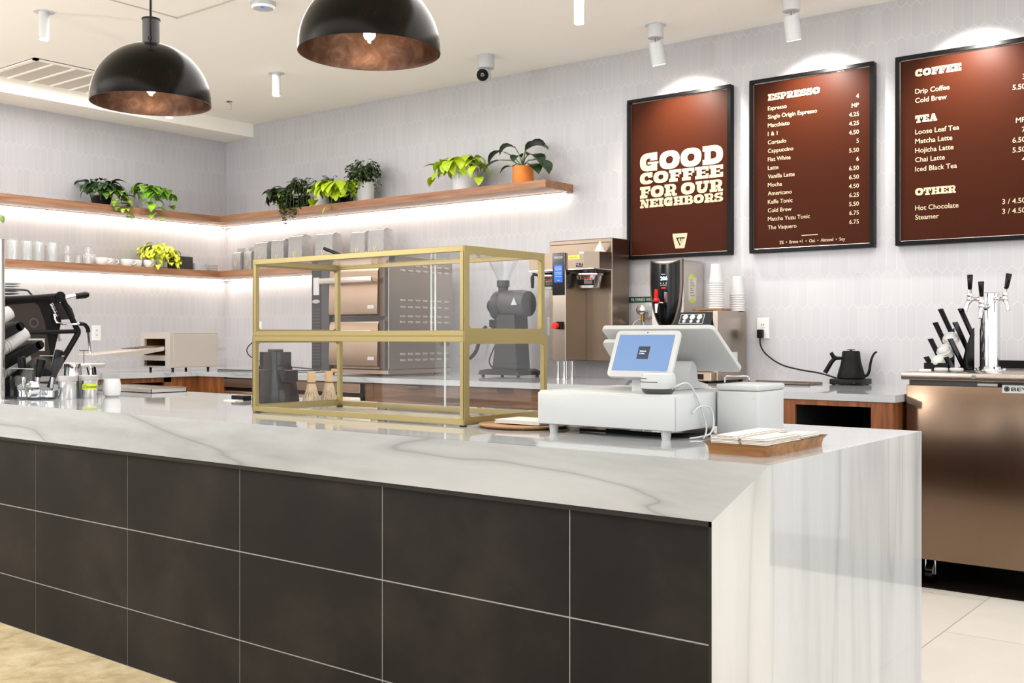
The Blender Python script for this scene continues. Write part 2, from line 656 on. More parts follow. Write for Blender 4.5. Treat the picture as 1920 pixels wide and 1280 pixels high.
structure('floor_strip', B().box(XL, 2.2, 4.88, YB, -.1, 0), 'floor_dark', None, 'dark brown floor strip under the steel cooler', 'floor')

# window walls added out of view: dark posts, sill and head give reflections contrast
b = B().box(XL, 2.2, -2.75, -2.6, 0, .45).box(XL, 2.2, -2.75, -2.6, 2.6, ZC + .1)
for i in range(7):
    b.box(XL + i * 1.63, XL + i * 1.63 + .26, -2.75, -2.6, .45, 2.6)
structure('added_wall_front', b, 'added_posts', None, 'added dark window wall behind the camera, for contrast in reflections', 'wall')
b = B().box(2.2, 2.35, -2.75, YB + .1, 0, .45).box(2.2, 2.35, -2.75, YB + .1, 2.6, ZC + .1)
for i in range(5):
    b.box(2.2, 2.35, -2.75 + i * 2.1, -2.5 + i * 2.1, .45, 2.6)
structure('added_wall_right', b, 'added_posts', None, 'added dark window wall out of view on the right, for contrast in reflections', 'wall')

# ------------------------------------------------------------------ front counter
CF, CB, CR, CL = 2.015, 3.0, -.917, -6.3
ctr = thing('service_counter', 'long service counter of pale veined stone with a black tiled front', 'counter', (-3.6, 2.5, 0))
obj('worktop', B().box(CL, CR - .02, CF + .02, CB, ZT - .02, ZT), 'stone_top', ctr)
b = B()
b.prism([(CL, .735), (-1.047, .735), (CR, ZT), (CL, ZT)], CF, CF + .02, 'xz')
obj('apron', b, 'stone_front', ctr)
b = B()
b.prism([(-1.047, 0), (CR, 0), (CR, ZT), (-1.047, .735)], CF, CF + .02, 'xz')
b.box(CR - .02, CR, CF + .02, CB, 0, ZT)
b.box(-1.047, -1.027, CF + .02, CF + .08, 0, ZT - .03)
obj('end_panel', b, 'stone_end', ctr)
obj('shadow_gap', B().box(CL, -1.047, 2.022, 2.04, .722, .735).box(-1.058, -1.047, 2.022, 2.04, 0, .735), 'black_gap', ctr)  # black strips stand in for the shade inside the open gap
b = B()
cols = [CL] + [-3.881 - .61 * i for i in (3, 2, 1, 0)] + [-3.265, -2.655, -2.042, -1.425, -1.061]
rows = [.001, .197, .468, .724]
obj('grout', B().box(CL, -1.056, 2.035, 2.06, 0, .724), 'grout', ctr, label='pale grout lines')
for xa, xb in zip(cols, cols[1:]):
    for za, zb in zip(rows, rows[1:]):
        if xb > xa + .05:
            b.box(xa + .002, xb - .002, 2.0335, 2.05, za + .002, zb - .002)
obj('tile_facing', b, 'dark_tile', ctr, label='matt black rectangular tiles')
b = B().box(CL, CR - .02, CB - .06, CB - .03, .1, .84).box(CL, CR - .02, CB - .12, CB - .1, 0, .1)
b.box(CL, CL + .03, 2.06, CB - .03, 0, .84)
for i in range(1, 9):
    b.box(CL + i * .59, CL + i * .59 + .004, CB - .031, CB - .028, .1, .84)
obj('cabinet_back', b, 'panel_wood', ctr)

# ------------------------------------------------------------------ back counter: one worktop, the units below it
b = B()
b.prism([(-6.66, 4.72), (-1.562, 4.735), (-1.562, YB), (XL, YB), (XL, 3.1), (-6.66, 3.1)], ZT - .033, ZT, 'xy')
tag(obj('worktop', b, 'stone_top', None, (-4.6, 5.2, ZT - .033)), 'L-shaped pale stone worktop running along the two tiled walls', 'worktop')


def carcass(b, x0, x1, y0, y1, z0=.1, z1=.829):
    b.box(x0, x0 + .02, y0, y1, z0, z1).box(x1 - .02, x1, y0, y1, z0, z1)
    b.box(x0, x1, y1 - .02, y1, z0, z1).box(x0, x1, y0, y1, z0, z0 + .02)
    b.box(x0, x1, y0 + .06, y0 + .08, 0, z0)
    return b


FY = 4.76
cub = thing('cabinet', 'walnut base cabinet with an open black cubby below the black kettle', 'cabinet', (-1.82, 5.2, 0))
obj('body', carcass(B(), -2.085, -1.575, FY, YB - .03), 'walnut_z', cub)
obj('face_frame', B().box(-2.085, -2.03, FY - .02, FY, .1, .829, .002, 1).box(-1.672, -1.575, FY - .02, FY, .1, .829, .002, 1).box(-2.03, -1.672, FY - .02, FY, .806, .829), 'walnut_z', cub)
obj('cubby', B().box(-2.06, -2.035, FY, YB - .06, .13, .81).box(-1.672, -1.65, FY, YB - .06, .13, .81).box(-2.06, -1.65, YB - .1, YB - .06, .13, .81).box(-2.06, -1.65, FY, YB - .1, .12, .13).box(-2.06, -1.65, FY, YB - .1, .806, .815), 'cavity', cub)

dr = thing('drawer_unit', 'walnut drawer unit behind the gold-framed display case', 'cabinet', (-3.5, 5.2, 0))
obj('body', carcass(B(), -4.915, -2.09, FY, YB - .03), 'walnut_x', dr)
x = -4.91
for i, wd in enumerate((.075, .715, .71, .71, .605)):
    if i == 0:
        obj('filler_panel', B().box(x, x + wd - .003, FY - .02, FY, .1, .826, .001, 1), 'walnut_x', dr)
    else:
        for za, zb in ((.1, .44), (.443, .826)):
            d = obj('drawer', B().box(x, x + wd - .003, FY - .02, FY - .001, za, zb, .001, 1), 'walnut_x', dr)
            hx = x + wd / 2
            obj('handle', B().box(hx - .055, hx + .055, FY - .034, FY - .02, zb - .006, zb - .002).box(hx - .055, hx + .055, FY - .034, FY - .031, zb - .018, zb - .002), 'chrome_soft', d)
    x += wd

uc = thing('undercounter_refrigerator', 'low steel refrigerator under the worktop beside the walnut corner cabinet', 'refrigerator', (-5.7, 5.2, 0))
obj('body', B().box(-6.36, -4.93, FY + .02, YB - .05, .12, .825), 'steel_side', uc)
obj('top_rail', B().box(-6.36, -4.95, FY - .03, FY + .02, .762, .822, .003, 1), 'steel_warm', uc)
obj('gasket_recess', B().box(-6.36, -4.925, FY, FY + .03, .12, .762), 'black', uc)
for i in range(2):
    x0 = -6.35 + i * .71
    d = obj('door', B().box(x0, x0 + .695, FY - .035, FY, .14, .735, .006, 2), 'steel_warm', uc)
    obj('lock', B().cyl((x0 + .36, FY - .035, .712), .012, -.008, 1, 16), 'chrome', d)
obj('rating_plate', B().box(-5.03, -4.94, FY - .038, FY - .0345, .65, .728), 'paper', uc, label='white sticker at the corner of the door')
for x0 in (-6.3, -5.0):
    obj('caster', B().cyl((x0, FY + .1, .05), .05, .03, 0, 20).box(x0 - .01, x0 + .04, FY + .08, FY + .12, .06, .12), 'black', uc)
for x0 in (-6.3, -5.0):
    obj('caster', B().cyl((x0, YB - .15, .05), .05, .03, 0, 20).box(x0 - .01, x0 + .04, YB - .17, YB - .13, .06, .12), 'black', uc)

cc = thing('corner_cabinet', 'walnut corner cabinet with an open black cubby under the conveyor oven', 'cabinet', (-7.1, 4.2, 0))
LX = -6.69
b = B().box(XL + .02, LX, 3.12, 3.14, .1, .829).box(XL + .02, XL + .04, 3.12, YB - .02, .1, .829).box(XL + .02, LX, 3.12, YB - .02, .1, .12)
b.box(XL + .1, LX - .06, 3.12, FY, 0, .1)
obj('body', b, 'walnut_z', cc)
b = B().box(LX - .02, LX, 3.12, 3.72, .1, .829, .001, 1).box(LX - .02, LX, 3.72, 4.52, .795, .829).box(LX - .02, LX, 3.72, 3.78, .1, .795).box(LX - .02, LX, 4.46, 4.76, .1, .829)
b.box(LX, -6.37, 4.74, 4.76, .1, .829)
obj('face_frame', b, 'walnut_z', cc)
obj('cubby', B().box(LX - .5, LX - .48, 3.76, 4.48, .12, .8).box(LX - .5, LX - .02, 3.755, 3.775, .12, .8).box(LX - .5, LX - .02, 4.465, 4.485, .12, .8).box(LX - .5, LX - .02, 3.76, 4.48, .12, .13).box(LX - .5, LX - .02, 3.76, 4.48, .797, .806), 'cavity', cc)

# ------------------------------------------------------------------ shelves with lit undersides
for zt, nm, xr, xl_end, lab in ((2.125, 'upper', -4.0, 1.5, 'long upper oak shelf with potted plants, lit from below'), (1.668, 'lower', -5.665, 3.66, 'lower oak shelf with glasses, cups and coffee bags, lit from below')):
    s = thing('wall_shelf', lab, 'shelf', (-7.5, 5.6, zt - .051))
    obj('side_board', B().prism([(XL, xl_end), (-7.379, xl_end), (-7.379, 5.44), (XL, YB)], zt - .051, zt, 'xy'), 'shelf_y', s)
    obj('back_board', B().prism([(-7.379, 5.44), (xr, 5.44), (xr, YB), (XL, YB)], zt - .051, zt, 'xy'), 'shelf_x', s)
    zl = zt - .051
    st = obj('light_channel', B().box(XL + .03, XL + .066, xl_end + .02, YB - .03, zl - .006, zl).box(XL + .066, xr - .03, YB - .066, YB - .03, zl - .006, zl), 'fixture', s)
    obj('light_strip', B().box(XL + .034, XL + .062, xl_end + .02, YB - .04, zl - .010, zl - .006).box(XL + .07, xr - .03, YB - .062, YB - .034, zl - .010, zl - .006), 'led', st)

# ------------------------------------------------------------------ sign boards
# slab-serif capitals, one unit tall, drawn as filled outlines
def sup(cx, cz, rx, rz, n, a):
    c, s = math.cos(a), math.sin(a)
    return (cx + rx * math.copysign(abs(c) ** (2 / n), c), cz + rz * math.copysign(abs(s) ** (2 / n), s))


def ring(cx, cz, rx, rz, ix, iz, n=2.5, m=2.3, a0=0, a1=360, icx=None):
    icx = cx if icx is None else icx
    st = 44
    res = []
    an = [math.radians(a0 + (a1 - a0) * i / st) for i in range(st + 1)]
    for p, q in zip(an, an[1:]):
        res.append([sup(cx, cz, rx, rz, n, p), sup(cx, cz, rx, rz, n, q), sup(icx, cz, ix, iz, m, q), sup(icx, cz, ix, iz, m, p)])
    return res


def R(x0, z0, x1, z1):
    return [(x0, z0), (x1, z0), (x1, z1), (x0, z1)]


def halfbowl(x0, xm, x1, z0, z1, iw, ih):
    """A D-like bowl: straight on the left from x0, round at x1, with a hole."""
    cz, rz = (z0 + z1) / 2, (z1 - z0) / 2
    res = [R(x0, z0, xm, z1)]
    return res + ring(xm, cz, x1 - xm, rz, iw, ih, 2.6, 2.6, -90, 90) + [R(xm - .001, z0, xm + .001, cz - ih), R(xm - .001, cz + ih, xm + .001, z1)]


GL = {
    'O': (1.04, ring(.52, .5, .52, .5, .18, .2)),
    'C': (.92, ring(.5, .5, .5, .5, .17, .2, 2.5, 2.3, 38, 330) + [R(.58, .55, .90, .66), R(.70, .55, .90, 1.0)]),
    'G': (.98, ring(.48, .5, .48, .5, .16, .2, 2.5, 2.3, 48, 312) + [R(.54, .57, .92, .64), R(.64, .57, .92, 1.0), R(.42, .38, .98, .5), R(.62, 0, .92, .5)]),
    'D': (1.0, [R(0, .72, .2, 1), R(0, 0, .2, .28), R(.1, 0, .4, 1), R(.39, 0, .46, .3), R(.39, .7, .46, 1)] + ring(.46, .5, .54, .5, .22, .2, 2.6, 2.6, -90, 90)),
    'F': (.84, [R(0, .74, .84, 1), R(0, 0, .6, .27), R(.1, 0, .44, 1), R(.66, .58, .84, .8), R(.4, .43, .62, .57), [(.54, .50), (.7, .30), (.7, .66)]]),
    'E': (.9, [R(0, .74, .9, 1), R(0, 0, .9, .26), R(.1, 0, .44, 1), R(.72, .62, .9, .8), R(.72, .2, .9, .4), R(.4, .43, .62, .57), [(.52, .5), (.68, .36), (.68, .64)]]),
    'R': (.98, [R(0, .74, .2, 1), R(0, 0, .54, .26), R(.1, 0, .42, 1), R(.4, .86, .56, 1), R(.4, .36, .56, .5)] + ring(.54, .68, .38, .32, .1, .12, 2.5, 2.3, -90, 90) + [R(.5, .36, .56, .56), R(.5, .8, .56, 1), [(.5, .44), (.78, .44), (.84, .2), (.98, .2), (.96, 0), (.62, 0), (.56, .3)]]),
    'U': (1.0, [R(0, .76, .5, 1), R(.58, .76, 1, 1), R(.1, .42, .4, 1), R(.68, .42, .9, 1)] + ring(.5, .44, .4, .44, .12, .14, 2.4, 2.3, 180, 360)),
    'N': (1.0, [R(0, .8, .36, 1), R(.62, .78, 1, 1), R(0, 0, .4, .22), R(.12, 0, .28, 1), R(.74, 0, .92, 1), [(.1, 1), (.42, 1), (.92, .0), (.58, .0)]]),
    'I': (.56, [R(0, .76, .56, 1), R(0, 0, .56, .24), R(.11, 0, .45, 1)]),
    'H': (1.06, [R(0, .76, .5, 1), R(0, 0, .5, .24), R(.56, .76, 1.06, 1), R(.56, 0, 1.06, .24), R(.1, 0, .4, 1), R(.66, 0, .96, 1), R(.38, .4, .7, .6)]),
    'B': (.96, [R(0, .76, .2, 1), R(0, 0, .2, .24), R(.1, 0, .42, 1), R(.4, .88, .56, 1), R(.4, .44, .56, .58), R(.4, 0, .56, .12)] + ring(.54, .73, .36, .27, .08, .1, 2.5, 2.3, -90, 90) + ring(.54, .29, .42, .29, .1, .1, 2.5, 2.3, -90, 90) + [R(.5, .84, .55, 1), R(.5, .46, .55, .62), R(.5, .4, .55, .58), R(.5, 0, .55, .18)]),
    'S': (.86, ring(.4, .7, .4, .3, .12, .08, 2.4, 2.2, 60, 270) + ring(.44, .3, .42, .3, .13, .08, 2.4, 2.2, -120, 90) + [R(.36, .4, .5, .6), R(.6, .66, .84, 1), R(.0, 0, .24, .36)]),
    'T': (.92, [R(0, .76, .92, 1), R(0, .52, .18, .8), R(.74, .52, .92, .8), R(.3, 0, .62, 1), R(.16, 0, .76, .24)]),
    'A': (1.04, [[(.28, 1), (.7, 1), (1.0, .1), (.64, .1), (.46, .8)], [(.36, 1), (.5, 1), (.34, .1), (.1, .1)], R(0, 0, .42, .22), R(.56, 0, 1.04, .22), R(.3, .3, .74, .44)]),
    'P': (.94, [R(0, .74, .2, 1), R(0, 0, .56, .26), R(.1, 0, .42, 1), R(.4, .87, .56, 1), R(.4, .34, .56, .48)] + ring(.54, .67, .4, .33, .1, .13, 2.5, 2.3, -90, 90) + [R(.5, .34, .55, .54), R(.5, .8, .55, 1)]),
}


def slab(b, word, x0, z0, width, h, y, gap=.05):
    adv = sum(GL[c][0] + gap if c != ' ' else .32 for c in word) - gap
    s = width / adv
    x = 0
    for c in word:
        if c == ' ':
            x += .32
            continue
        w, polys = GL[c]
        for i, p in enumerate(polys):
            b.face([(x0 + (x + q[0]) * s, y - .00006 * (i % 50), z0 + q[1] * h) for q in p])
        x += w + gap
    return b


BZ0, BZ1, BF = 1.607, 2.611, 5.715


def board(x0, x1, label):
    t = thing('menu_board', label, 'sign', ((x0 + x1) / 2, YB, BZ0))
    f = .022
    b = B()
    b.box(x0, x1, BF - .012, YB, BZ1 - f, BZ1, .002, 1).box(x0, x1, BF - .012, YB, BZ0, BZ0 + f, .002, 1)
    b.box(x0, x0 + f, BF - .012, YB, BZ0 + f, BZ1 - f).box(x1 - f, x1, BF - .012, YB, BZ0 + f, BZ1 - f)
    obj('frame', b, 'frame_black', t)
    obj('sign_face', B().box(x0 + f + .003, x1 - f - .003, BF + .006, BF + .02, BZ0 + f + .003, BZ1 - f - .003), 'sign_brown', t)
    g = f
    b = B().box(x0 + g, x0 + g + .003, BF + .002, BF + .012, BZ0 + g, BZ1 - g).box(x0 + g, x1 - g, BF + .002, BF + .012, BZ0 + g, BZ0 + g + .003).box(x1 - g - .003, x1 - g, BF + .002, BF + .012, BZ0 + g, BZ1 - g).box(x0 + g, x1 - g, BF + .002, BF + .012, BZ1 - g - .003, BZ1 - g)
    obj('inner_lip', b, 'chrome_soft', t)
    return t


PF = BF + .0045
t = board(-3.556, -2.841, 'smallest brown framed sign reading GOOD COFFEE FOR OUR NEIGHBORS')
for word, xw, w_, z0, z1 in (('GOOD', -3.469, .572, 2.152, 2.266), ('COFFEE', -3.469, .572, 2.072, 2.146), ('FOR', -3.469, .262, 1.986, 2.059), ('OUR', -3.178, .281, 1.986, 2.059), ('NEIGHBORS', -3.469, .572, 1.926, 1.980)):
    obj('lettering', slab(B(), word, xw, z0, w_, z1 - z0, PF), 'cream_print', t, angle=0)
b = B()
b.face([(-3.238, PF, 1.753), (-3.236, PF, 1.733), (-3.218, PF, 1.662), (-3.156, PF, 1.662), (-3.138, PF, 1.733), (-3.136, PF, 1.753)])
lg = obj('cup_logo', b, 'cream_print', t, angle=0)
b = B()
for pts in (((-3.214, 1.728), (-3.203, 1.728), (-3.183, 1.684), (-3.187, 1.675)), ((-3.187, 1.675), (-3.183, 1.684), (-3.168, 1.718), (-3.160, 1.728)), ((-3.190, 1.728), (-3.152, 1.728), (-3.155, 1.720), (-3.187, 1.720)), ((-3.190, 1.728), (-3.183, 1.728), (-3.176, 1.706), (-3.181, 1.704)), ((-3.214, 1.728), (-3.190, 1.728), (-3.191, 1.721), (-3.205, 1.721))):
    b.face([(p[0], PF - .0006, p[1]) for p in pts])
obj('logo_mark', b, 'black_gap', lg, angle=0)

names = ['Espresso', 'Single Origin Espresso', 'Macchiato', '1 & 1', 'Cortado', 'Cappuccino', 'Flat White', 'Latte', 'Vanilla Latte', 'Mocha', 'Americano', 'Kaffe Tonic', 'Cold Brew', 'Matcha Yuzu Tonic', 'The Vaquero']
price = ['4', 'MP', '4.25', '4.25', '4.50', '5', '5.50', '6', '6.50', '6.50', '4.50', '6.25', '5.50', '6.75', '6.75']
CAPH = .0236
t = board(-2.722, -1.996, 'middle brown menu board headed ESPRESSO, with fifteen priced drinks')
obj('lettering', slab(B(), 'ESPRESSO', -2.613, 2.482, .311, .038, PF), 'cream_print', t, angle=0, label='slab heading ESPRESSO')
for i, (a, p) in enumerate(zip(names, price)):
    z = 2.427 - .049 * i
    obj('drink_name', B().text(a, CAPH, (-2.613, PF, z)), 'cream_print', t, angle=0)
    obj('price', B().text(p, CAPH, (-2.082, PF, z), align='RIGHT'), 'cream_print', t, angle=0)
bn = B()
bn.text('2%  \u2022  Breve +1  \u2022  Oat  \u2022  Almond  \u2022  Soy', .019, (-2.542, PF, 1.653), width=.383)
bn.box(-2.41, -2.315, PF - .0004, PF, 1.692, 1.697)
obj('lettering', bn, 'cream_print', t, angle=0, label='milk choices under a short line')

t = board(-1.881, -1.155, 'rightmost brown menu board headed COFFEE, TEA and OTHER')
for word, z0, w in (('COFFEE', 2.494, .232), ('TEA', 2.251, .112), ('OTHER', 1.867, .206)):
    obj('lettering', slab(B(), word, -1.781, z0, w, .039, PF), 'cream_print', t, angle=0, label='slab heading ' + word)
for a, p, z in (('Drip Coffee', '3', 2.405), ('Cold Brew', '5.50', 2.357), ('Loose Leaf Tea', 'MP', 2.191), ('Matcha Latte', '7', 2.142), ('Hojicha Latte', '6.50', 2.093), ('Chai Latte', '5.50', 2.044), ('Iced Black Tea', '4', 1.995), ('Hot Chocolate', '3 / 4.50', 1.790), ('Steamer', '3 / 4.50', 1.741)):
    obj('drink_name', B().text(a, .0262, (-1.781, PF, z)), 'cream_print', t, angle=0)
    obj('price', B().text(p, .0262, (-1.244, PF, z), align='RIGHT'), 'cream_print', t, angle=0)

# ------------------------------------------------------------------ ceiling fittings
def spot(x, y, label, seen=True):
    t = thing('spotlight', label, 'light', (x, y, ZC), 0, 'adjustable spotlights along the back wall')
    obj('base', B().cyl((x, y, ZC - .006), .062, .006, 2, 32).cyl((x, y, ZC - .08), .046, .075, 2, 32), 'fixture', t)
    d = Vector((.0, .32, -1)).normalized()
    p0 = Vector((x - .004, y + .005, ZC - .1))
    obj('joint', B().tube([(x, y, ZC - .08), p0], .007), 'chrome', t)
    q = p0 + d * .13
    h = obj('head', B().tube([p0, q], .042, 28), 'fixture', t)
    q2 = q + d * .001
    obj('lens', B().tube([q, q2], .036, 24), 'lens', h)
    light('spotlight_beam', 'SPOT', q2 + d * .02, 31, (1, .93, .85), Vector((0, .72, -.69)).to_track_quat('-Z', 'Y').to_euler(), spot_size=math.radians(100), spot_blend=.9, shadow_soft_size=.025)
    return t


spot(-3.134, 5.34, 'white spotlight above the smallest brown sign')
spot(-2.307, 5.34, 'white spotlight above the ESPRESSO board')
light('spotlight_beam', 'SPOT', (-1.484, 5.42, 2.68), 31, (1, .93, .85), Vector((0, .72, -.69)).to_track_quat('-Z', 'Y').to_euler(), spot_size=math.radians(100), spot_blend=.9, shadow_soft_size=.025)


def downlight(x, y, label):
    t = thing('downlight', label, 'light', (x, y, ZC), 0, 'white cylinder downlights')
    obj('mounting_ring', B().cyl((x, y, ZC - .004), .055, .004, 2, 32), 'fixture', t)
    obj('tube', B().cyl((x, y, ZC - .154), .027, .15, 2, 28), 'fixture', t)
    obj('lens', B().cyl((x, y, ZC - .1555), .024, .0015, 2, 24), 'lens', t)
    light('downlight_beam', 'SPOT', (x, y, ZC - .165), 14, (1, .9, .8), (0, 0, 0), spot_size=math.radians(75), spot_blend=.6, shadow_soft_size=.03)


downlight(-5.69, 3.03, 'white downlight nearest the ceiling grille, left of the pendants')
downlight(-5.76, 4.72, 'white downlight between the two pendants, near the back wall')
downlight(-3.176, 4.62, 'white downlight cut by the top edge, right of the big pendant')
downlight(-6.98, 4.70, 'white downlight half hidden below the smaller pendant')


def pendant(x, label):
    y, zr, r = 2.5, 2.075, .2375
    t = thing('pendant_lamp', label, 'lamp', (x, y, zr), 0, 'dark domed pendants over the counter')
    pr = [(r, 0), (r * 1.0, .012)] + [(r * math.cos(a), .012 + (r - .002) * math.sin(a)) for a in [math.radians(d) for d in range(6, 85, 6)]] + [(.03, .249), (0, .25)]
    s = obj('shade', B().lathe(pr, (x, y, zr), 64), 'bronze', t)
    pi = [(r - .003, .0005)] + [((r - .005) * math.cos(a), .010 + (r - .007) * math.sin(a)) for a in [math.radians(d) for d in range(0, 86, 6)]] + [(0, .243)]
    obj('shade_lining', B().lathe(pi, (x, y, zr), 64), 'copper', s)
    obj('rim', B().lathe([(r - .003, 0), (r + .0005, 0), (r + .0005, .003), (r - .003, .003)], (x, y, zr), 64), 'bronze', s)
    obj('collar', B().cyl((x, y, zr + .245), .034, .098, 2, 32), 'mid_grey', t)
    obj('collar_cap', B().cyl((x, y, zr + .343), .037, .006, 2, 32), 'black', t)
    b = B().tube([(x + .004, y - .004, zr + .35), (x + .002, y, 2.6), (x, y, ZC)], .0045, 8).tube([(x - .004, y, zr + .35), (x - .002, y, 2.6), (x, y, ZC)], .004, 8)
    obj('cord', b, 'black', t)
    hx, hy = x + .032, y - .024
    hk = [(x, y - .004, zr + .44), (hx, hy, zr + .39), (hx, hy, zr + .275), (hx + .006, hy, zr + .262), (hx + .001, hy, zr + .252), (hx - .010, hy, zr + .256), (hx - .012, hy, zr + .268)]
    obj('hook', B().tube(hk, .0035, 8, 0, 4).tube([(hx - .004, hy, zr + .255), (hx - .004, hy, zr + .235)], .0025), 'black', t)
    obj('canopy', B().cyl((x, y, ZC - .02), .05, .02, 2, 32), 'black', t)
    obj('socket', B().cyl((x, y, zr + .12), .022, .13, 2, 20), 'black', t)
    bl = obj('bulb', B().lathe([(0, 0), (.014, .003), (.026, .016), (.030, .034), (.024, .056), (.014, .072), (.014, .09)], (x, y, zr + .033), 24), 'acrylic', t)
    obj('filament', B().ball((x, y, zr + .062), .020, 16), 'bulb', bl)
    light('pendant_glow', 'POINT', (x, y, zr + .062), 3.2, (1, .88, .76), shadow_soft_size=.02)
    return t


pendant(-3.84, 'smaller-looking dark dome pendant, left of the two, with hook and collar in view')
pendant(-2.57, 'larger-looking dark dome pendant cut by the top edge, its bulb showing')

t = thing('air_grille', 'white slotted ceiling grille behind the left pendant', 'vent', (-7.0, 3.9, ZC))
gx0, gx1, gy0, gy1 = -7.36, -6.67, 3.49, 4.25
obj('backing', B().box(gx0, gx1, gy0, gy1, ZC - .004, ZC), 'vent_dark', t)
obj('grille_frame', B().box(gx0, gx1, gy0, gy0 + .03, ZC - .012, ZC).box(gx0, gx1, gy1 - .03, gy1, ZC - .012, ZC).box(gx0, gx0 + .03, gy0, gy1, ZC - .012, ZC).box(gx1 - .03, gx1, gy0, gy1, ZC - .012, ZC), 'ceiling', t)
for i in range(1, 5):
    yy = gy0 + (gy1 - gy0) * i / 5
    obj('bar', B().box(gx0 + .03, gx1 - .03, yy - .008, yy + .008, ZC - .011, ZC), 'ceiling', t)
t = thing('access_panel', 'flush cream access panel in the ceiling between the pendants', 'panel', (-5.3, 3.3, ZC))
obj('door', B().box(-5.185, -4.60, 2.95, 3.535, ZC - .003, ZC), 'ceiling', t)
obj('frame', B().box(-5.20, -5.188, 2.93, 3.55, ZC - .006, ZC).box(-4.597, -4.585, 2.93, 3.55, ZC - .006, ZC).box(-5.20, -4.585, 3.538, 3.55, ZC - .006, ZC).box(-5.20, -4.585, 2.935, 2.947, ZC - .006, ZC), 'vent_dark', t)
t = thing('smoke_detector', 'round white smoke detector at the top edge between the pendants', 'detector', (-4.6, 3.68, ZC))
obj('body', B().lathe([(.068, 0), (.068, -.014), (.055, -.034), (.02, -.04), (0, -.04)], (-4.6, 3.68, ZC), 32), 'plastic_white', t)
obj('test_button', B().cyl((-4.57, 3.65, ZC - .041), .010, .004, 2, 16), 'panel_blue', t)
t = thing('sprinkler_head', 'tiny sprinkler head hanging from the ceiling by the corner', 'sprinkler', (-6.73, 5.07, ZC))
obj('plate', B().cyl((-6.745, 5.07, ZC - .004), .022, .004, 2, 20), 'dark_grey', t)
obj('stem', B().tube([(-6.73, 5.07, ZC), (-6.73, 5.07, ZC - .06)], .006).ball((-6.73, 5.07, ZC - .03), .011, 12).ball((-6.73, 5.07, ZC - .05), .009, 12), 'chrome', t)
t = thing('security_camera', 'white ball security camera on the ceiling right of the big pendant', 'camera', (-4.34, 5.257, ZC))
obj('mount', B().lathe([(0, 0), (.056, 0), (.056, -.065), (.052, -.085), (.034, -.09), (0, -.09)], (-4.34, 5.257, ZC), 32), 'plastic_white', t)
h = obj('head', B().ball((-4.34, 5.24, ZC - .128), .046, 28), 'plastic_white', t)
fd = (Vector((-2.0, 0, 1.4)) - Vector((-4.34, 5.24, ZC - .128))).normalized()
fc = Vector((-4.34, 5.24, ZC - .128)) + fd * .030
obj('face', B().tube([fc, fc + fd * .014], .038, 28), 'black_gloss', h)
obj('lens', B().tube([fc + fd * .012, fc + fd * .016], .010, 16), 'mid_grey', h)


def outlet(name, p, wall, label):
    t = thing(name, label, 'outlet', p)
    x, y, z = p
    q = (lambda u, v, d0, d1: B().box(x + u[0], x + u[1], y - d1, y - d0, z + v[0], z + v[1], .0015, 1)) if wall == 'back' else (lambda u, v, d0, d1: B().box(x + d0, x + d1, y + u[0], y + u[1], z + v[0], z + v[1], .0015, 1))
    obj('cover_plate', q((-.038, .038), (-.06, .06), 0, .006), 'outlet_white', t)
    for zz in (-.033, .004):
        f = obj('socket', q((-.016, .016), (zz, zz + .029), .006, .008), 'outlet_white', t)
        for u in (-.007, .004):
            obj('slot', q((u, u + .003), (zz + .012, zz + .022), .008, .0085), 'mid_grey', f)
    return t


outlet('power_outlet', (XL, 4.52, 1.151), 'left', 'white power outlet on the left wall beside the steam wand')
outlet('power_outlet', (-7.24, YB, 1.19), 'back', 'white power outlet seen through the display case, near the corner')
outlet('power_outlet', (-2.655, YB, 1.172), 'back', 'white power outlet with a black plug, left of the kettle')
outlet('power_outlet', (-4.17, YB, 1.19), 'back', 'white power outlet behind the dark grey grinder')

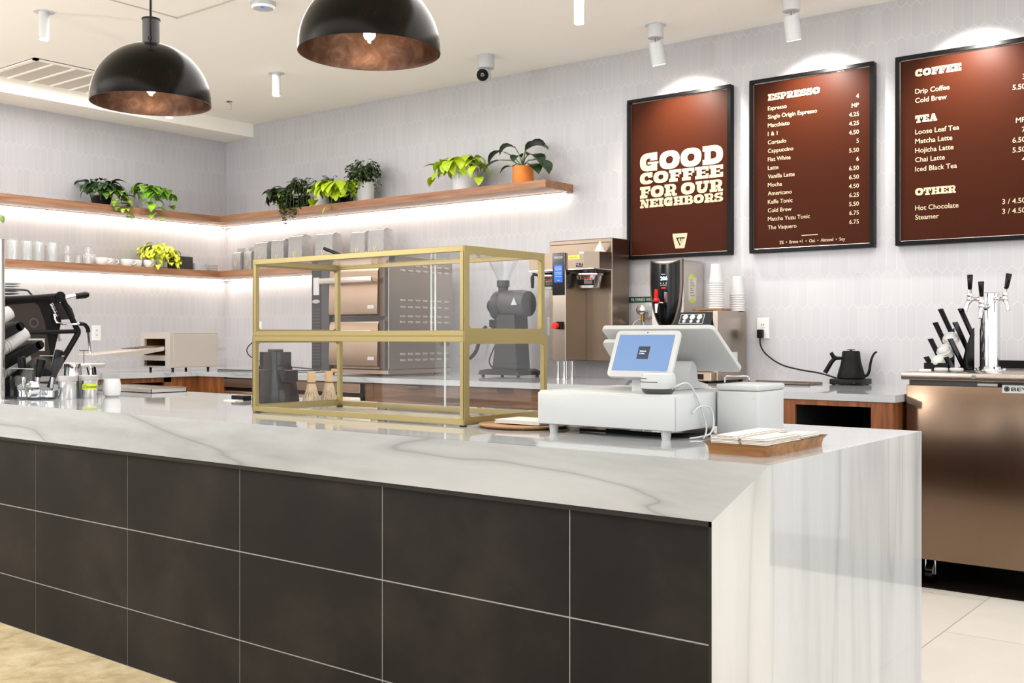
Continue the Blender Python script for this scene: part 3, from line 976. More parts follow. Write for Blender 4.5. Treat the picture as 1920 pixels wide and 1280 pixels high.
# ------------------------------------------------------------------ display cases
def case(x0, x1, y0, y1, z0, z1, label, post=.015, rail=.017, feet=False, door_x=(.5, .58)):
    t = thing('display_case', label, 'display case', ((x0 + x1) / 2, (y0 + y1) / 2, z0), 0, 'gold-framed glass display cases')
    b = B()
    for yy in (y0, y1 - post):
        for zz in (z0, z1 - rail):
            b.box(x0, x1, yy, yy + post, zz, zz + rail, .001, 1)
        for xx in (x0, x1 - post):
            b.box(xx, xx + post, yy, yy + post, z0 + rail, z1 - rail)
    sw = .023
    for xx in (x0 - .0015, x1 - .0025):              # flat border plates of the two ends
        b.box(xx, xx + .004, y0, y1, z0, z0 + sw).box(xx, xx + .004, y0, y1, z1 - sw, z1)
        b.box(xx, xx + .004, y0, y0 + sw, z0 + sw, z1 - sw).box(xx, xx + .004, y1 - sw * .6, y1, z0 + sw, z1 - sw)
        for yy, zz, sy, sz in ((y0 + sw, z0 + sw, 1, 1), (y0 + sw, z1 - sw, 1, -1), (y1 - sw * .6, z0 + sw, -1, 1), (y1 - sw * .6, z1 - sw, -1, -1)):
            r = .012
            arc = [(yy + sy * (r - r * math.sin(a)), zz + sz * (r - r * math.cos(a))) for a in (0, .39, .785, 1.18, 1.571)]
            b.prism([(yy, zz)] + [(q[0], q[1]) for q in arc], xx, xx + .004, 'yz')
    for zz in (z0, z1 - rail):
        b.box(x0, x0 + post, y0 + post, y1 - post, zz, zz + rail).box(x1 - post, x1, y0 + post, y1 - post, zz, zz + rail)
    f = obj('frame', b, 'brass', t)
    sc = B()
    for yy in (y0 + .01, y1 - .01):
        for zz in (z0 + .012, z1 - .012):
            sc.cyl((x1, yy, zz), .003, .001, 0, 10)
    obj('screw', sc, 'dark_grey', f)
    g = .004
    obj('front_pane', B().box(x0 + post, x1 - post, y0 + .006, y0 + .006 + g, z0 + rail, z1 - rail), 'pane', t)
    obj('side_pane', B().box(x1 - .012, x1 - .008, y0 + post, y1 - post, z0 + rail, z1 - rail), 'pane', t)
    obj('side_pane', B().box(x0 + .008, x0 + .012, y0 + post, y1 - post, z0 + rail, z1 - rail), 'pane', t)
    obj('top_pane', B().box(x0 + post, x1 - post, y0 + post, y1 - post, z1 - .010, z1 - .006), 'pane', t)
    for i, (a, c) in enumerate(((x0 + post, x0 + (x1 - x0) * door_x[1]), (x0 + (x1 - x0) * door_x[0], x1 - post))):
        yy = y1 - .008 - i * .006
        d = obj('sliding_door', B().box(a, c, yy, yy + g, z0 + rail, z1 - rail), 'pane', t)
        e = c if i == 0 else a
        obj('edge', B().box(e - .002, e + .002, yy - .0005, yy + g + .0005, z0 + rail, z1 - rail), 'pane_edge', d)
    if feet:
        fb = B()
        for xx in (x0 + .014, x1 - .014):
            for yy in (y0 + .014, y1 - .014):
                fb.cyl((xx, yy, z0 - .004), .011, .004, 2, 16)
        obj('foot', fb, 'black', t)
    return t


case(-2.955, -1.996, 2.318, 2.722, ZT + .004, 1.126, 'lower gold-framed glass display case standing on the counter', feet=True, door_x=(.56, .645))
case(-2.960, -2.001, 2.324, 2.716, 1.126, 1.389, 'upper gold-framed glass display case stacked on the other', door_x=(.505, .518))

# ------------------------------------------------------------------ things on the front counter, right
t = thing('cash_drawer', 'wide white cash drawer on little feet, under the two screens', 'cash drawer', (-1.525, 2.52, ZT))
obj('body', B().box(-1.739, -1.311, 2.335, 2.735, .886, .978, .004, 2), 'plastic_white', t)
obj('drawer_front', B().box(-1.737, -1.313, 2.327, 2.3345, .888, .974, .003, 2), 'plastic_white', t)
for xx in (-1.70, -1.35):
    for yy in (2.352, 2.70):
        obj('foot', B().lathe([(0, ZT), (.011, ZT), (.014, .8865), (0, .8865)], (xx, yy, 0), 20), 'plastic_pearl', t)


def slab_tilt(x0, x1, yb, zb, yt, zt, th, bev=.010):
    """A thin rounded panel from its lower edge (yb, zb) to its upper edge (yt, zt), facing -y before tilting."""
    L = math.hypot(yt - yb, zt - zb)
    b = B()
    r = bmesh.ops.create_cube(b.bm, size=1)
    for v in r['verts']:
        v.co = Vector((x0 + (v.co.x + .5) * (x1 - x0), (v.co.y + .5) * th, (v.co.z + .5) * L))
    es = [e for e in b.bm.edges if abs((e.verts[0].co - e.verts[1].co).y) > th * .5]
    bmesh.ops.bevel(b.bm, geom=es, offset=.014, segments=5, profile=.5, affect='EDGES')
    es = [e for e in b.bm.edges if len(e.link_faces) == 2 and abs(e.link_faces[0].normal.y - e.link_faces[1].normal.y) > .5]
    bmesh.ops.bevel(b.bm, geom=es, offset=min(.003, th * .3), segments=2, profile=.5, affect='EDGES')
    ang = -math.atan2(yt - yb, zt - zb)
    return b, Matrix.Translation((0, yb, zb)) @ Matrix.Rotation(ang, 4, 'X')


t = thing('customer_display', 'small white customer screen lit pale blue, standing on the cash drawer', 'screen', (-1.467, 2.43, .978))
b, mt = slab_tilt(-1.566, -1.368, 2.405, 1.018, 2.462, 1.142, .012)
L = math.hypot(.057, .124)
obj('bezel', b.xf(mt), 'plastic_pearl', t)
obj('display', B().box(-1.552, -1.382, -.0012, 0, .018, L - .014).xf(mt), 'screen_blue', t)
sq = obj('logo_square', B().box(-1.483, -1.448, -.0017, -.0012, .052, .088).xf(mt), 'screen_navy', t)
b = B().text('Venture', .0042, (-1.478, -.0018, .0725), width=.020, thick=.0002).text('Coffee', .0042, (-1.478, -.0018, .0655), width=.017, thick=.0002)
obj('lettering', b.xf(mt), 'screen_text', sq, angle=0)
obj('camera_dot', B().cyl((-1.467, -.0008, L - .007), .0016, .001, 1, 12).xf(mt), 'black', t)
obj('stand', B().prism([(2.43, .978), (2.52, .978), (2.52, .99), (2.452, 1.09), (2.435, 1.05)], -1.50, -1.43, 'yz'), 'plastic_white', t)

t = thing('card_reader', 'rounded white card reader with a grey base in front of the small screen', 'card reader', (-1.388, 2.385, .978))
pr = [(.0, 0), (.040, 0), (.043, .006), (.043, .012)]
b = B().lathe([(0, 0), (.034, 0), (.041, .006), (.043, .013), (0, .013)], (-1.388, 2.378, .9785), 40)
obj('base', b, 'mid_grey', t)
b = B().lathe([(.0, .0135), (.043, .0135), (.045, .022), (.045, .040), (.043, .050), (.036, .054), (0, .051)], (-1.388, 2.378, .9785), 40)
b.bm.verts.ensure_lookup_table()
obj('body', b, 'plastic_white', t)
b = B().tube([(-1.388 + .0448 * math.cos(a), 2.378 + .0448 * math.sin(a), 1.018) for a in [math.radians(d) for d in range(200, 262, 6)]], .0012, 6)
b.tube([(-1.388 + .0452 * math.cos(a), 2.378 + .0452 * math.sin(a), 1.009) for a in [math.radians(d) for d in range(196, 300, 6)]], .0011, 6)
obj('card_slot', b, 'mid_grey', t)

t = thing('register_screen', 'large white register screen seen from behind, tilted towards the staff', 'screen', (-1.45, 2.6, .978))
b, mt = slab_tilt(-1.67, -1.315, 2.709, 1.025, 2.536, 1.146, .014)
obj('back_shell', b.xf(mt), 'plastic_pearl', t)
L2 = math.hypot(.173, .121)
obj('display', B().box(-1.655, -1.33, .0141, .0150, .014, L2 - .014).xf(mt), 'screen_blue', t)
b, m2 = slab_tilt(-1.667, -1.54, 2.66, .996, 2.536, 1.108, .014)
obj('hub', b.xf(m2), 'plastic_white', t)
obj('stand', B().prism([(2.55, .979), (2.73, .979), (2.73, .988), (2.67, 1.0), (2.66, 1.043), (2.64, 1.056), (2.60, 1.0)], -1.53, -1.43, 'yz'), 'plastic_white', t)
b = B().tube([(-1.36, 2.39, .984), (-1.325, 2.36, 1.0), (-1.314, 2.40, 1.005), (-1.305, 2.43, .97), (-1.295, 2.46, .90), (-1.285, 2.44, .876), (-1.275, 2.41, .868)], .0022, 8, 0, 6)
tag(obj('cable', b, 'plastic_white', None, (-1.29, 2.44, ZT)), 'thin white cable looping from the card reader down to the counter', 'cable')
b = B().tube([(-1.301, 2.40, .93), (-1.297, 2.43, .945), (-1.290, 2.475, .94), (-1.283, 2.48, .90), (-1.278, 2.45, .876), (-1.292, 2.42, .869), (-1.30, 2.385, .8675)], .0024, 8, 0, 6)
tag(obj('cable', b, 'plastic_white', None, (-1.29, 2.44, ZT)), 'white cable coiled on the counter between drawer and printer', 'cable')
b = B().tube([(-1.66, 2.42, .868), (-1.5, 2.40, .870), (-1.36, 2.41, .868), (-1.30, 2.46, .870), (-1.27, 2.50, .868)], .0035, 8, 0, 5).tube([(-1.60, 2.46, .868), (-1.42, 2.44, .868), (-1.29, 2.48, .870), (-1.26, 2.52, .868)], .0035, 8, 0, 5)
tag(obj('electric_cable', b, 'black', None, (-1.45, 2.44, ZT)), 'black cords lying under the cash drawer', 'cord')

t = thing('receipt_printer', 'cube-shaped white receipt printer beside the cash drawer', 'printer', (-1.246, 2.62, ZT))
obj('body', B().box(-1.306, -1.186, 2.540, 2.70, ZT + .002, .983, .006, 3), 'plastic_white', t)
obj('lid', B().box(-1.307, -1.185, 2.538, 2.702, .9835, 1.0, .005, 3), 'plastic_white', t)
obj('foot', B().cyl((-1.205, 2.55, ZT), .007, .004, 2, 14).cyl((-1.29, 2.55, ZT), .007, .004, 2, 14).cyl((-1.205, 2.69, ZT), .007, .004, 2, 14).cyl((-1.29, 2.69, ZT), .007, .004, 2, 14), 'rubber', t)
b = B()
for xx, zz in ((-1.295, .965), (-1.199, .965), (-1.199, .884)):
    b.cyl((xx, 2.541, zz), .0042, -.0015, 1, 14)
obj('screw_cap', b, 'plastic_pearl', t)
obj('cable_notch', B().cyl((-1.208, 2.5405, .869), .010, -.0015, 1, 18), 'black', t)

# wooden tray of napkins near the counter's corner
t = thing('wooden_tray', 'rectangular wooden tray of napkins on the counter corner', 'tray', (-1.06, 2.30, ZT))


def frustum(b, x0, x1, y0, y1, z0, z1, fl):
    lo = [(x0 + fl, y0 + fl, z0), (x1 - fl, y0 + fl, z0), (x1 - fl, y1 - fl, z0), (x0 + fl, y1 - fl, z0)]
    mid = [(x0 + fl * .8, y0 + fl * .8, z0 + (z1 - z0) * .55), (x1 - fl * .8, y0 + fl * .8, z0 + (z1 - z0) * .55), (x1 - fl * .8, y1 - fl * .8, z0 + (z1 - z0) * .55), (x0 + fl * .8, y1 - fl * .8, z0 + (z1 - z0) * .55)]
    hi = [(x0, y0, z1), (x1, y0, z1), (x1, y1, z1), (x0, y1, z1)]
    inn = [(x0 + .004, y0 + .004, z1), (x1 - .004, y0 + .004, z1), (x1 - .004, y1 - .004, z1), (x0 + .004, y1 - .004, z1)]
    flo = [(x0 + fl + .003, y0 + fl + .003, z0 + .008), (x1 - fl - .003, y0 + fl + .003, z0 + .008), (x1 - fl - .003, y1 - fl - .003, z0 + .008), (x0 + fl + .003, y1 - fl - .003, z0 + .008)]
    rr = [[b.bm.verts.new(p) for p in q] for q in (lo, mid, hi, inn, flo)]
    b.bm.faces.new(rr[0][::-1])
    for u, v in zip(rr, rr[1:]):
        for i in range(4):
            b.bm.faces.new((u[i], u[(i + 1) % 4], v[(i + 1) % 4], v[i]))
    b.bm.faces.new(rr[-1])
    return b


tx0, tx1, ty0, ty1 = -1.132, -.972, 2.128, 2.470
b = frustum(B(), tx0, tx1, ty0, ty1, ZT, ZT + .026, .010)
es = [e for e in b.bm.edges if abs((e.verts[0].co - e.verts[1].co).normalized().z) > .5]
bmesh.ops.bevel(b.bm, geom=es, offset=.012, segments=4, profile=.5, affect='EDGES')
obj('tray_body', b, 'tray_wood', t)


def napkins(x0, x1, y0, y1, z, n, label, scal, tilt=0):
    t = thing('napkin_stack', label, 'napkins', ((x0 + x1) / 2, (y0 + y1) / 2, z), 0)
    for i in range(n):
        zz = z + i * .0034
        j = rng.uniform(-.002, .002)
        obj('napkin', B().box(x0 + j, x1 + j, y0 - j, y1 - j, zz, zz + .003, .0012, 1), 'paper', t)
    sb = B()
    zz = z + n * .0034
    m = 9
    for i in range(m):
        yy = y0 + (y1 - y0) * (i + .5) / m
        sb.cyl((x1 - .008, yy, zz), .0072, .0012, 2, 16)
    for i in range(5):
        sb.cyl((x1 - .018 - i * .014, y0 + .006, zz), .0062, .0012, 2, 16)
    obj('scalloped_border', sb, 'ceramic_cream' if scal else 'ceramic', t)
    return t


napkins(-1.118, -1.052, 2.146, 2.40, ZT + .009, 9, 'left stack of cream napkins in the rectangular wooden tray', True)
napkins(-1.046, -.986, 2.15, 2.335, ZT + .009, 8, 'front right stack of dotted napkins in the rectangular wooden tray', True)
napkins(-1.046, -.988, 2.345, 2.452, ZT + .009, 7, 'rear right stack of dotted napkins in the rectangular wooden tray', False)

# round board with paper, and a few saucers, between case and drawer
b = B().lathe([(0, 0), (.118, 0), (.133, .007), (.133, .010), (.125, .011), (0, .008)], (-1.862, 2.43, ZT), 56)
tag(obj('round_board', b, 'tray_wood', None, (-1.862, 2.43, ZT)), 'round wooden board at the corner of the lower display case', 'board')
b = B()
for i in range(5):
    j = rng.uniform(-.004, .004)
    b.box(-1.925 + j, -1.765 + j, 2.375, 2.49, ZT + .0125 + i * .0022, ZT + .0143 + i * .0022)
tag(obj('paper_sheets', b, 'paper', None, (-1.845, 2.43, ZT + .0125)), 'small pile of white paper sheets on the round wooden board', 'paper')
for i in range(5):
    z = ZT + i * .009
    b = B().lathe([(0, 0), (.035, 0), (.064, .007), (.066, .009), (.035, .003), (0, .003)], (-1.835, 2.66, z), 36)
    tag(obj('small_plate', b, 'ceramic_cream', None, (-1.835, 2.66, z)), nth(4 - i, 5, 'small cream plate', 'half hidden behind the cash drawer'), 'plate', 'small plates behind the cash drawer')

# ------------------------------------------------------------------ things behind the case's left end
t = thing('canister', 'smoked black lidded canister behind the left end of the display case', 'canister', (-3.30, 2.70, ZT))


def flare(b, rows, cx, cy):
    rr = [[b.bm.verts.new((cx + sx * hx, cy + sy * hy, z)) for sx, sy in ((-1, -1), (1, -1), (1, 1), (-1, 1))] for hx, hy, z in rows]
    b.bm.faces.new(rr[0][::-1])
    for u, v in zip(rr, rr[1:]):
        for i in range(4):
            b.bm.faces.new((u[i], u[(i + 1) % 4], v[(i + 1) % 4], v[i]))
    b.bm.faces.new(rr[-1])
    es = [e for e in b.bm.edges if abs((e.verts[0].co - e.verts[1].co).normalized().z) > .5]
    bmesh.ops.bevel(b.bm, geom=es, offset=.008, segments=2, profile=.5, affect='EDGES')
    return b


obj('base', flare(B(), [(.082, .052, ZT), (.084, .054, ZT + .012), (.076, .05, ZT + .06), (.066, .046, ZT + .105), (.058, .042, ZT + .13)], -3.30, 2.70), 'smoke', t)
obj('upper_bin', flare(B(), [(.058, .042, ZT + .131), (.052, .04, ZT + .15), (.052, .04, ZT + .20)], -3.30, 2.70), 'smoke', t)
obj('lid', B().box(-3.325, -3.275, 2.68, 2.72, ZT + .2005, ZT + .211, .002, 1), 'dark_grey', t)
obj('side_box', B().box(-3.239, -3.205, 2.665, 2.735, ZT + .085, ZT + .132, .003, 1), 'smoke', t)
wk = thing('matcha_whisk', 'bamboo whisk nearer the black canister, standing on its tines', 'whisk', (-3.175, 2.775, ZT), 0, 'bamboo whisks')
obj('handle', B().lathe([(.0, .065), (.0155, .065), (.0165, .09), (.0155, .122), (0, .122)], (-3.175, 2.775, ZT), 24), 'straw', wk)
b = B()
for i in range(44):
    a = 2 * PI * i / 44
    c, s = math.cos(a), math.sin(a)
    k = 1 + .06 * math.sin(i * 2.4)
    b.tube([(-3.175 + .0145 * c, 2.775 + .0145 * s, ZT + .075), (-3.175 + .022 * c * k, 2.775 + .022 * s * k, ZT + .04), (-3.175 + .033 * c * k, 2.775 + .033 * s * k, ZT + .012), (-3.175 + .028 * c * k, 2.775 + .028 * s * k, ZT)], [.0024, .0008], 5)
obj('tines', b, 'tine', wk)
obj('thread', B().lathe([(.0148, .078), (.0178, .079), (.0178, .081), (.0148, .082)], (-3.175, 2.775, ZT), 24), 'black', wk)
dup(wk, (-3.157, 2.85, ZT), 'bamboo whisk farther from the black canister, standing on its tines')
t = thing('card_holder', 'small black card holder left of the display case', 'holder', (-3.545, 2.72, ZT))
obj('block', B().box(-3.58, -3.505, 2.70, 2.745, ZT, ZT + .020, .002, 1), 'black', t)
obj('cards', B().box(-3.575, -3.50, 2.66, 2.699, ZT, ZT + .004), 'paper', t)

# ------------------------------------------------------------------ left end of the front counter
t = thing('steel_post', 'polished steel post standing at the left edge of the counter', 'post', (-4.335, 2.116, ZT))
obj('pole', B().cyl((-4.335, 2.116, ZT + .004), .024, .655, 2, 32), 'chrome_soft', t)
obj('flange', B().cyl((-4.335, 2.116, ZT), .046, .004, 2, 32), 'chrome_soft', t)
obj('glass_shelf', B().box(-5.1, -4.305, 2.07, 2.16, ZT + .659, ZT + .667), 'acrylic', t)

t = thing('acrylic_bin', 'clear acrylic bin holding portafilters at the left of the counter', 'bin', (-4.31, 2.26, ZT))
bx = [(-4.40, 2.185), (-4.245, 2.185), (-4.225, 2.335), (-4.40, 2.335)]
g = .004
fz, bz = .129, .18
x0, x1, y0, y1 = -4.41, -4.222, 2.20, 2.335
b = B().box(x0, x1, y0, y0 + g, ZT, ZT + fz).box(x0, x1, y1 - g, y1, ZT, ZT + bz).box(x0, x1, y0, y1, ZT, ZT + g)
for xx in (x0, x1 - g):
    b.prism([(y0, ZT), (y1, ZT), (y1, ZT + bz), (y0, ZT + fz)], xx, xx + g, 'yz')
obj('walls', b, 'acrylic', t)
obj('rim', B().box(x0 - .002, x1 + .002, y0 - .003, y0 + .005, ZT + fz - .003, ZT + fz, .001, 1).box(x0 - .002, x1 + .002, y1 - .005, y1 + .003, ZT + bz - .003, ZT + bz, .001, 1), 'pane_edge', t)


def portafilter(bx, by, label, tx, ty, hl=.12):
    t = thing('portafilter', label, 'portafilter', (bx, by, ZT + .0045), 0, 'portafilters in the acrylic bin')
    z = ZT + .0045
    obj('basket', B().lathe([(0, .0), (.026, 0), (.030, .004), (.030, .026), (.033, .027), (.033, .031), (.028, .031), (.027, .012), (0, .010)], (bx, by, z), 32), 'chrome', t)
    p0 = Vector((bx + tx * .12, by + ty * .12, z + .03))
    p1 = p0 + Vector((tx * .3, ty * .3, .055))
    p2 = p1 + Vector((tx, ty, hl))
    obj('neck', B().tube([(bx, by + .012, z + .02), p0, p1], .008, 12), 'chrome', t)
    obj('handle', B().tube([p1, p1 + (p2 - p1) * .1, p1 + (p2 - p1) * .55, p2 - (p2 - p1) * .04, p2], [.0095, .0125, .0165, .0175, .013], 16), 'black', t)
    return t


portafilter(-4.372, 2.245, 'leftmost portafilter in the acrylic bin, beside the steel post', -.012, -.005, .085)
portafilter(-4.295, 2.255, 'middle portafilter in the acrylic bin', -.006, .02, .075)
portafilter(-4.262, 2.298, 'portafilter with the tallest black handle in the acrylic bin', .012, .022, .115)
b = B().lathe([(.028, 0), (.033, .002), (.033, .03), (.028, .032), (.026, .016)], (0, 0, 0), 32)
b.xf(Matrix.Translation((-4.248, 2.227, ZT + .046)) @ Matrix.Rotation(PI / 2, 4, 'X'))
tag(obj('dosing_ring', b, 'chrome', None, (-4.248, 2.227, ZT + .012)), 'round steel dosing ring on edge at the front of the acrylic bin', 'ring')

t = thing('milk_pitcher', 'tall steel milk pitcher behind the steel canisters', 'pitcher', (-4.275, 2.405, ZT))
c = (-4.275, 2.405, ZT)
obj('body', B().lathe([(0, 0), (.040, 0), (.042, .004), (.036, .09), (.034, .125), (.036, .144), (.0345, .144), (.033, .125), (.034, .09), (.038, .008), (0, .006)], c, 36), 'chrome', t)
hd = Vector((.42, .9, 0)).normalized()
hp = [Vector(c) + hd * r + Vector((0, 0, z)) for r, z in ((.034, .135), (.062, .137), (.072, .12), (.070, .07), (.060, .045), (.037, .05))]
obj('handle', B().tube(hp, .0035, 8, 0, 5), 'chrome', t)


def tin(x, y, label):
    t = thing('canister', label, 'canister', (x, y, ZT), 0, 'steel canisters with frosted lids')
    obj('body', B().lathe([(0, 0), (.034, 0), (.036, .003), (.036, .070), (.0365, .072), (.0365, .074), (0, .074)], (x, y, ZT), 36), 'chrome', t)
    obj('lid', B().lathe([(0, .0745), (.038, .0745), (.0385, .078), (.0385, .094), (.037, .096), (0, .096)], (x, y, ZT), 36), 'grey_lid', t)
    return t


tin(-4.195, 2.337, 'shiny steel canister without a label, beside the acrylic bin')
t2 = tin(-4.195, 2.432, 'shiny steel canister with a lime green handwritten label')
b, bt = B(), B()
cx, cy = -4.195, 2.432
for i in range(12):
    a0, a1 = math.radians(-75 + i * 8.5), math.radians(-75 + (i + 1) * 8.5)
    b.face([(cx + .0366 * math.cos(a0), cy + .0366 * math.sin(a0), ZT + .036), (cx + .0366 * math.cos(a1), cy + .0366 * math.sin(a1), ZT + .036), (cx + .0366 * math.cos(a1), cy + .0366 * math.sin(a1), ZT + .060), (cx + .0366 * math.cos(a0), cy + .0366 * math.sin(a0), ZT + .060)])
lb = obj('label_tape', b, 'lime', t2)
bt.text('Cinnamon', .012, (0, 0, ZT + .043), width=.058, bold=0, thick=.0002)
bt.bm.verts.ensure_lookup_table()
for v in bt.bm.verts:
    a = math.radians(-64) + v.co.x / .0366
    r_ = .0370 - v.co.y
    sh = (v.co.z - ZT - .043) * .3
    v.co = Vector((cx + r_ * math.cos(a + sh / .0366), cy + r_ * math.sin(a + sh / .0366), v.co.z))
obj('handwriting', bt, 'black', lb, angle=0)
tag(obj('syrup_bottle', B().lathe([(0, 0), (.019, 0), (.020, .004), (.020, .060), (.012, .078), (.009, .084), (.009, .098), (0, .098)], (-4.255, 2.412 + .06, ZT), 24), 'amber', None, (-4.255, 2.472, ZT)), 'small amber bottle between the two steel canisters', 'bottle')
t = thing('straw_glass', 'clear glass holding dark straws behind the white cup', 'glass', (-4.31, 2.53, ZT))
c = (-4.31, 2.53, ZT)
obj('glass_body', B().lathe([(0, 0), (.027, 0), (.031, .10), (.0285, .10), (.025, .005), (0, .005)], c, 28), 'acrylic', t)
for i in range(7):
    a = rng.uniform(0, 2 * PI)
    lean = Vector((-.35, -.75, 0)) * .022 + Vector((math.cos(a), math.sin(a), 0)) * .008
    p = Vector(c) + Vector((math.cos(a) * .010, math.sin(a) * .010, .006))
    obj('straw', B().tube([p, p + lean + Vector((0, 0, .115 + rng.uniform(-.008, .012)))], .003, 8), 'black', t)
tag(obj('white_cup', B().lathe([(0, 0), (.024, 0), (.034, .008), (.038, .030), (.037, .055), (.033, .078), (.0308, .078), (.034, .055), (.035, .03), (.03, .01), (0, .007)], (-4.188, 2.535, ZT), 40), 'ceramic', None, (-4.188, 2.535, ZT)), 'handleless round white cup at the right of the steel canisters', 'cup')
t = thing('steel_pan', 'flat steel pan lying on the counter right of the white cup', 'pan', (-4.55, 2.87, ZT))
b = B().box(-4.80, -4.30, 2.80, 2.99, ZT, ZT + .003).box(-4.80, -4.30, 2.80, 2.803, ZT, ZT + .02).box(-4.80, -4.30, 2.987, 2.99, ZT, ZT + .02).box(-4.80, -4.797, 2.80, 2.99, ZT, ZT + .02).box(-4.303, -4.30, 2.80, 2.99, ZT, ZT + .02)
obj('pan_body', b, 'steel', t)
obj('rim', B().box(-4.803, -4.297, 2.797, 2.803, ZT + .019, ZT + .022).box(-4.803, -4.297, 2.987, 2.993, ZT + .019, ZT + .022).box(-4.303, -4.297, 2.803, 2.987, ZT + .019, ZT + .022).box(-4.803, -4.797, 2.803, 2.987, ZT + .019, ZT + .022), 'chrome_soft', t)

# cup organiser: slanted black fingers, stacks of paper cups lying on them
UP = Vector((0, .88, .475)).normalized()
NRM = Vector((0, -.475, .88)).normalized()
t = thing('cup_organizer', 'black slanted cup organizer with paper cups, behind the acrylic bin', 'organizer', (-4.50, 2.30, ZT))
obj('back_panel', B().prism([(2.10, ZT), (2.31, ZT), (2.31, 1.0), (2.18, 1.30), (2.10, 1.30)], -4.58, -4.565, 'yz'), 'black', t)
CUPA = []
for i, (yy, zz) in enumerate(((2.258, 1.168), (2.345, 1.088), (2.335, .985))):
    tip = Vector((0, yy, zz))
    b = B()
    rad = .019
    b.tube([(-4.565, 0, 0), (-4.435, 0, 0)], rad, 16)
    b.xf(Matrix.Translation(tip))
    a = tip - UP * .24
    n = NRM * rad
    pts = [tip - n, tip + n, a + n, a - n]
    b.prism([(p.y, p.z) for p in pts], -4.565, -4.435, 'yz')
    obj('finger', b, 'black', t)
    CUPA.append(tip)
for i, tip in enumerate(CUPA):
    top = tip + UP * (.02, .0, .015)[i] + NRM * (.019 + .0405)
    for j in range(4):
        o = top - UP * (.1 + j * .012)
        b = B().lathe([(.037, 0), (.041, -.001), (.0415, .003), (.039, .004), (.0285, .098), (.0275, .10), (0, .10)], (0, 0, 0), 32)
        q = Vector((0, 0, 1)).rotation_difference(UP)
        b.xf(Matrix.Translation((-4.50, o.y, o.z)) @ q.to_matrix().to_4x4())
        w = ('highest', 'middle', 'lowest')[i] + ' finger of the black cup organizer'
        tag(obj('paper_cup', b, 'paper_cup', None, (-4.50, o.y, o.z)), ('outermost', 'second', 'third', 'innermost')[j] + ' white paper cup of the stack on the ' + w, 'cup', 'paper cups in the organizer')

# ------------------------------------------------------------------ espresso machine
t = thing('espresso_machine', 'black framed espresso machine at the left end of the counter', 'espresso machine', (-5.35, 2.55, ZT))
X1 = -4.985
b = B().prism([(2.14, .93), (2.69, .93), (2.70, 1.02), (2.745, 1.20), (2.69, 1.30), (2.66, 1.325), (2.45, 1.315), (2.14, 1.28)], -5.75, X1, 'yz')
obj('body', b, 'black_matte', t)
obj('side_panel', B().prism([(2.30, .975), (2.665, .975), (2.685, 1.03), (2.655, 1.20), (2.625, 1.275), (2.605, 1.288), (2.30, 1.255)], X1, X1 + .006, 'yz'), 'smoky_panel', t, label='smoky brown side panel')
o = obj('badge_ring', B().lathe([(.016, 0), (.024, 0), (.024, .001), (.016, .001)], (X1 + .007, 2.60, 1.19), 28, 0, 0), 'mid_grey', t)
obj('notice', B().box(X1 + .0065, X1 + .0075, 2.545, 2.655, 1.055, 1.115), 'paper', t, label='white printed notice on the side')
b = B()
for zz in (1.105, 1.095, 1.085, 1.075, 1.065):
    b.box(X1 + .0076, X1 + .0080, 2.553, 2.645, zz - .0012, zz + .0012)
obj('notice_lines', b, 'mid_grey', t)
fx = X1 + .035
for xx in (fx, -5.72):
    b = B().tube([(xx, 2.14, 1.275), (xx, 2.30, 1.288), (xx, 2.60, 1.312), (xx, 2.712, 1.322), (xx, 2.735, 1.30), (xx, 2.80, 1.175), (xx, 2.812, 1.15), (xx, 2.80, 1.12), (xx, 2.715, .985), (xx, 2.69, .94), (xx, 2.665, ZT + .012)], .0135, 14, 0, 4)
    f = obj('side_frame', b, 'black_matte', t)
    obj('cross_tube', B().tube([(xx, 2.30, 1.135), (xx, 2.80, 1.15)], .0105, 12), 'black_matte', f)
    obj('frame_bolt', B().cyl((xx + .010, 2.712, 1.318), .026, .008, 0, 28).cyl((xx + .018, 2.712, 1.318), .015, .003, 0, 24), 'black', f)
obj('head_cover', B().prism([(2.69, 1.30), (2.73, 1.335), (2.78, 1.31), (2.82, 1.265), (2.835, 1.225), (2.82, 1.212), (2.765, 1.208), (2.745, 1.21)], -5.62, -5.02, 'yz'), 'dark_rust', t, label='dark maroon cover over the group heads')
obj('drip_tray', B().box(-5.70, -5.05, 2.70, 3.02, .962, .985, .003, 1), 'steel', t)
for xx in (-5.15, -5.45):
    obj('group_head', B().cyl((xx, 2.79, 1.115), .036, .092, 2, 28).cyl((xx, 2.79, 1.10), .042, .015, 2, 28), 'chrome', t)
b = B().tube([(-5.0, 2.735, 1.30), (-5.0, 2.80, 1.322), (-5.0, 2.822, 1.325)], .014, 14)
for i in range(5):
    b.tube([(-5.0, 2.69 + i * .008, 1.285 - i * .016), (-5.0, 2.70 + i * .008, 1.272 - i * .016)], .017 - .0005 * i, 14)
kb = obj('steam_valve', b, 'chrome', t)
obj('knob', B().tube([(-5.0, 2.822, 1.325), (-5.0, 2.835, 1.327), (-5.0, 2.88, 1.334), (-5.0, 2.895, 1.336)], [.013, .015, .0175, .012], 16), 'black', kb)
w = obj('steam_wand', B().tube([(-4.97, 2.70, 1.235), (-4.965, 2.706, 1.20), (-4.95, 2.72, 1.188), (-4.93, 2.78, 1.186), (-4.93, 2.81, 1.187)], .0055, 10, 0, 4), 'chrome', t)
obj('wand_grip', B().tube([(-4.93, 2.81, 1.187), (-4.93, 2.835, 1.184), (-4.93, 2.852, 1.165), (-4.93, 2.855, 1.145)], .010, 12, 0, 4), 'black', w)
obj('wand_tip', B().tube([(-4.93, 2.855, 1.146), (-4.93, 2.866, 1.05), (-4.93, 2.867, 1.04)], [.006, .0055, .0065], 10), 'chrome', w)
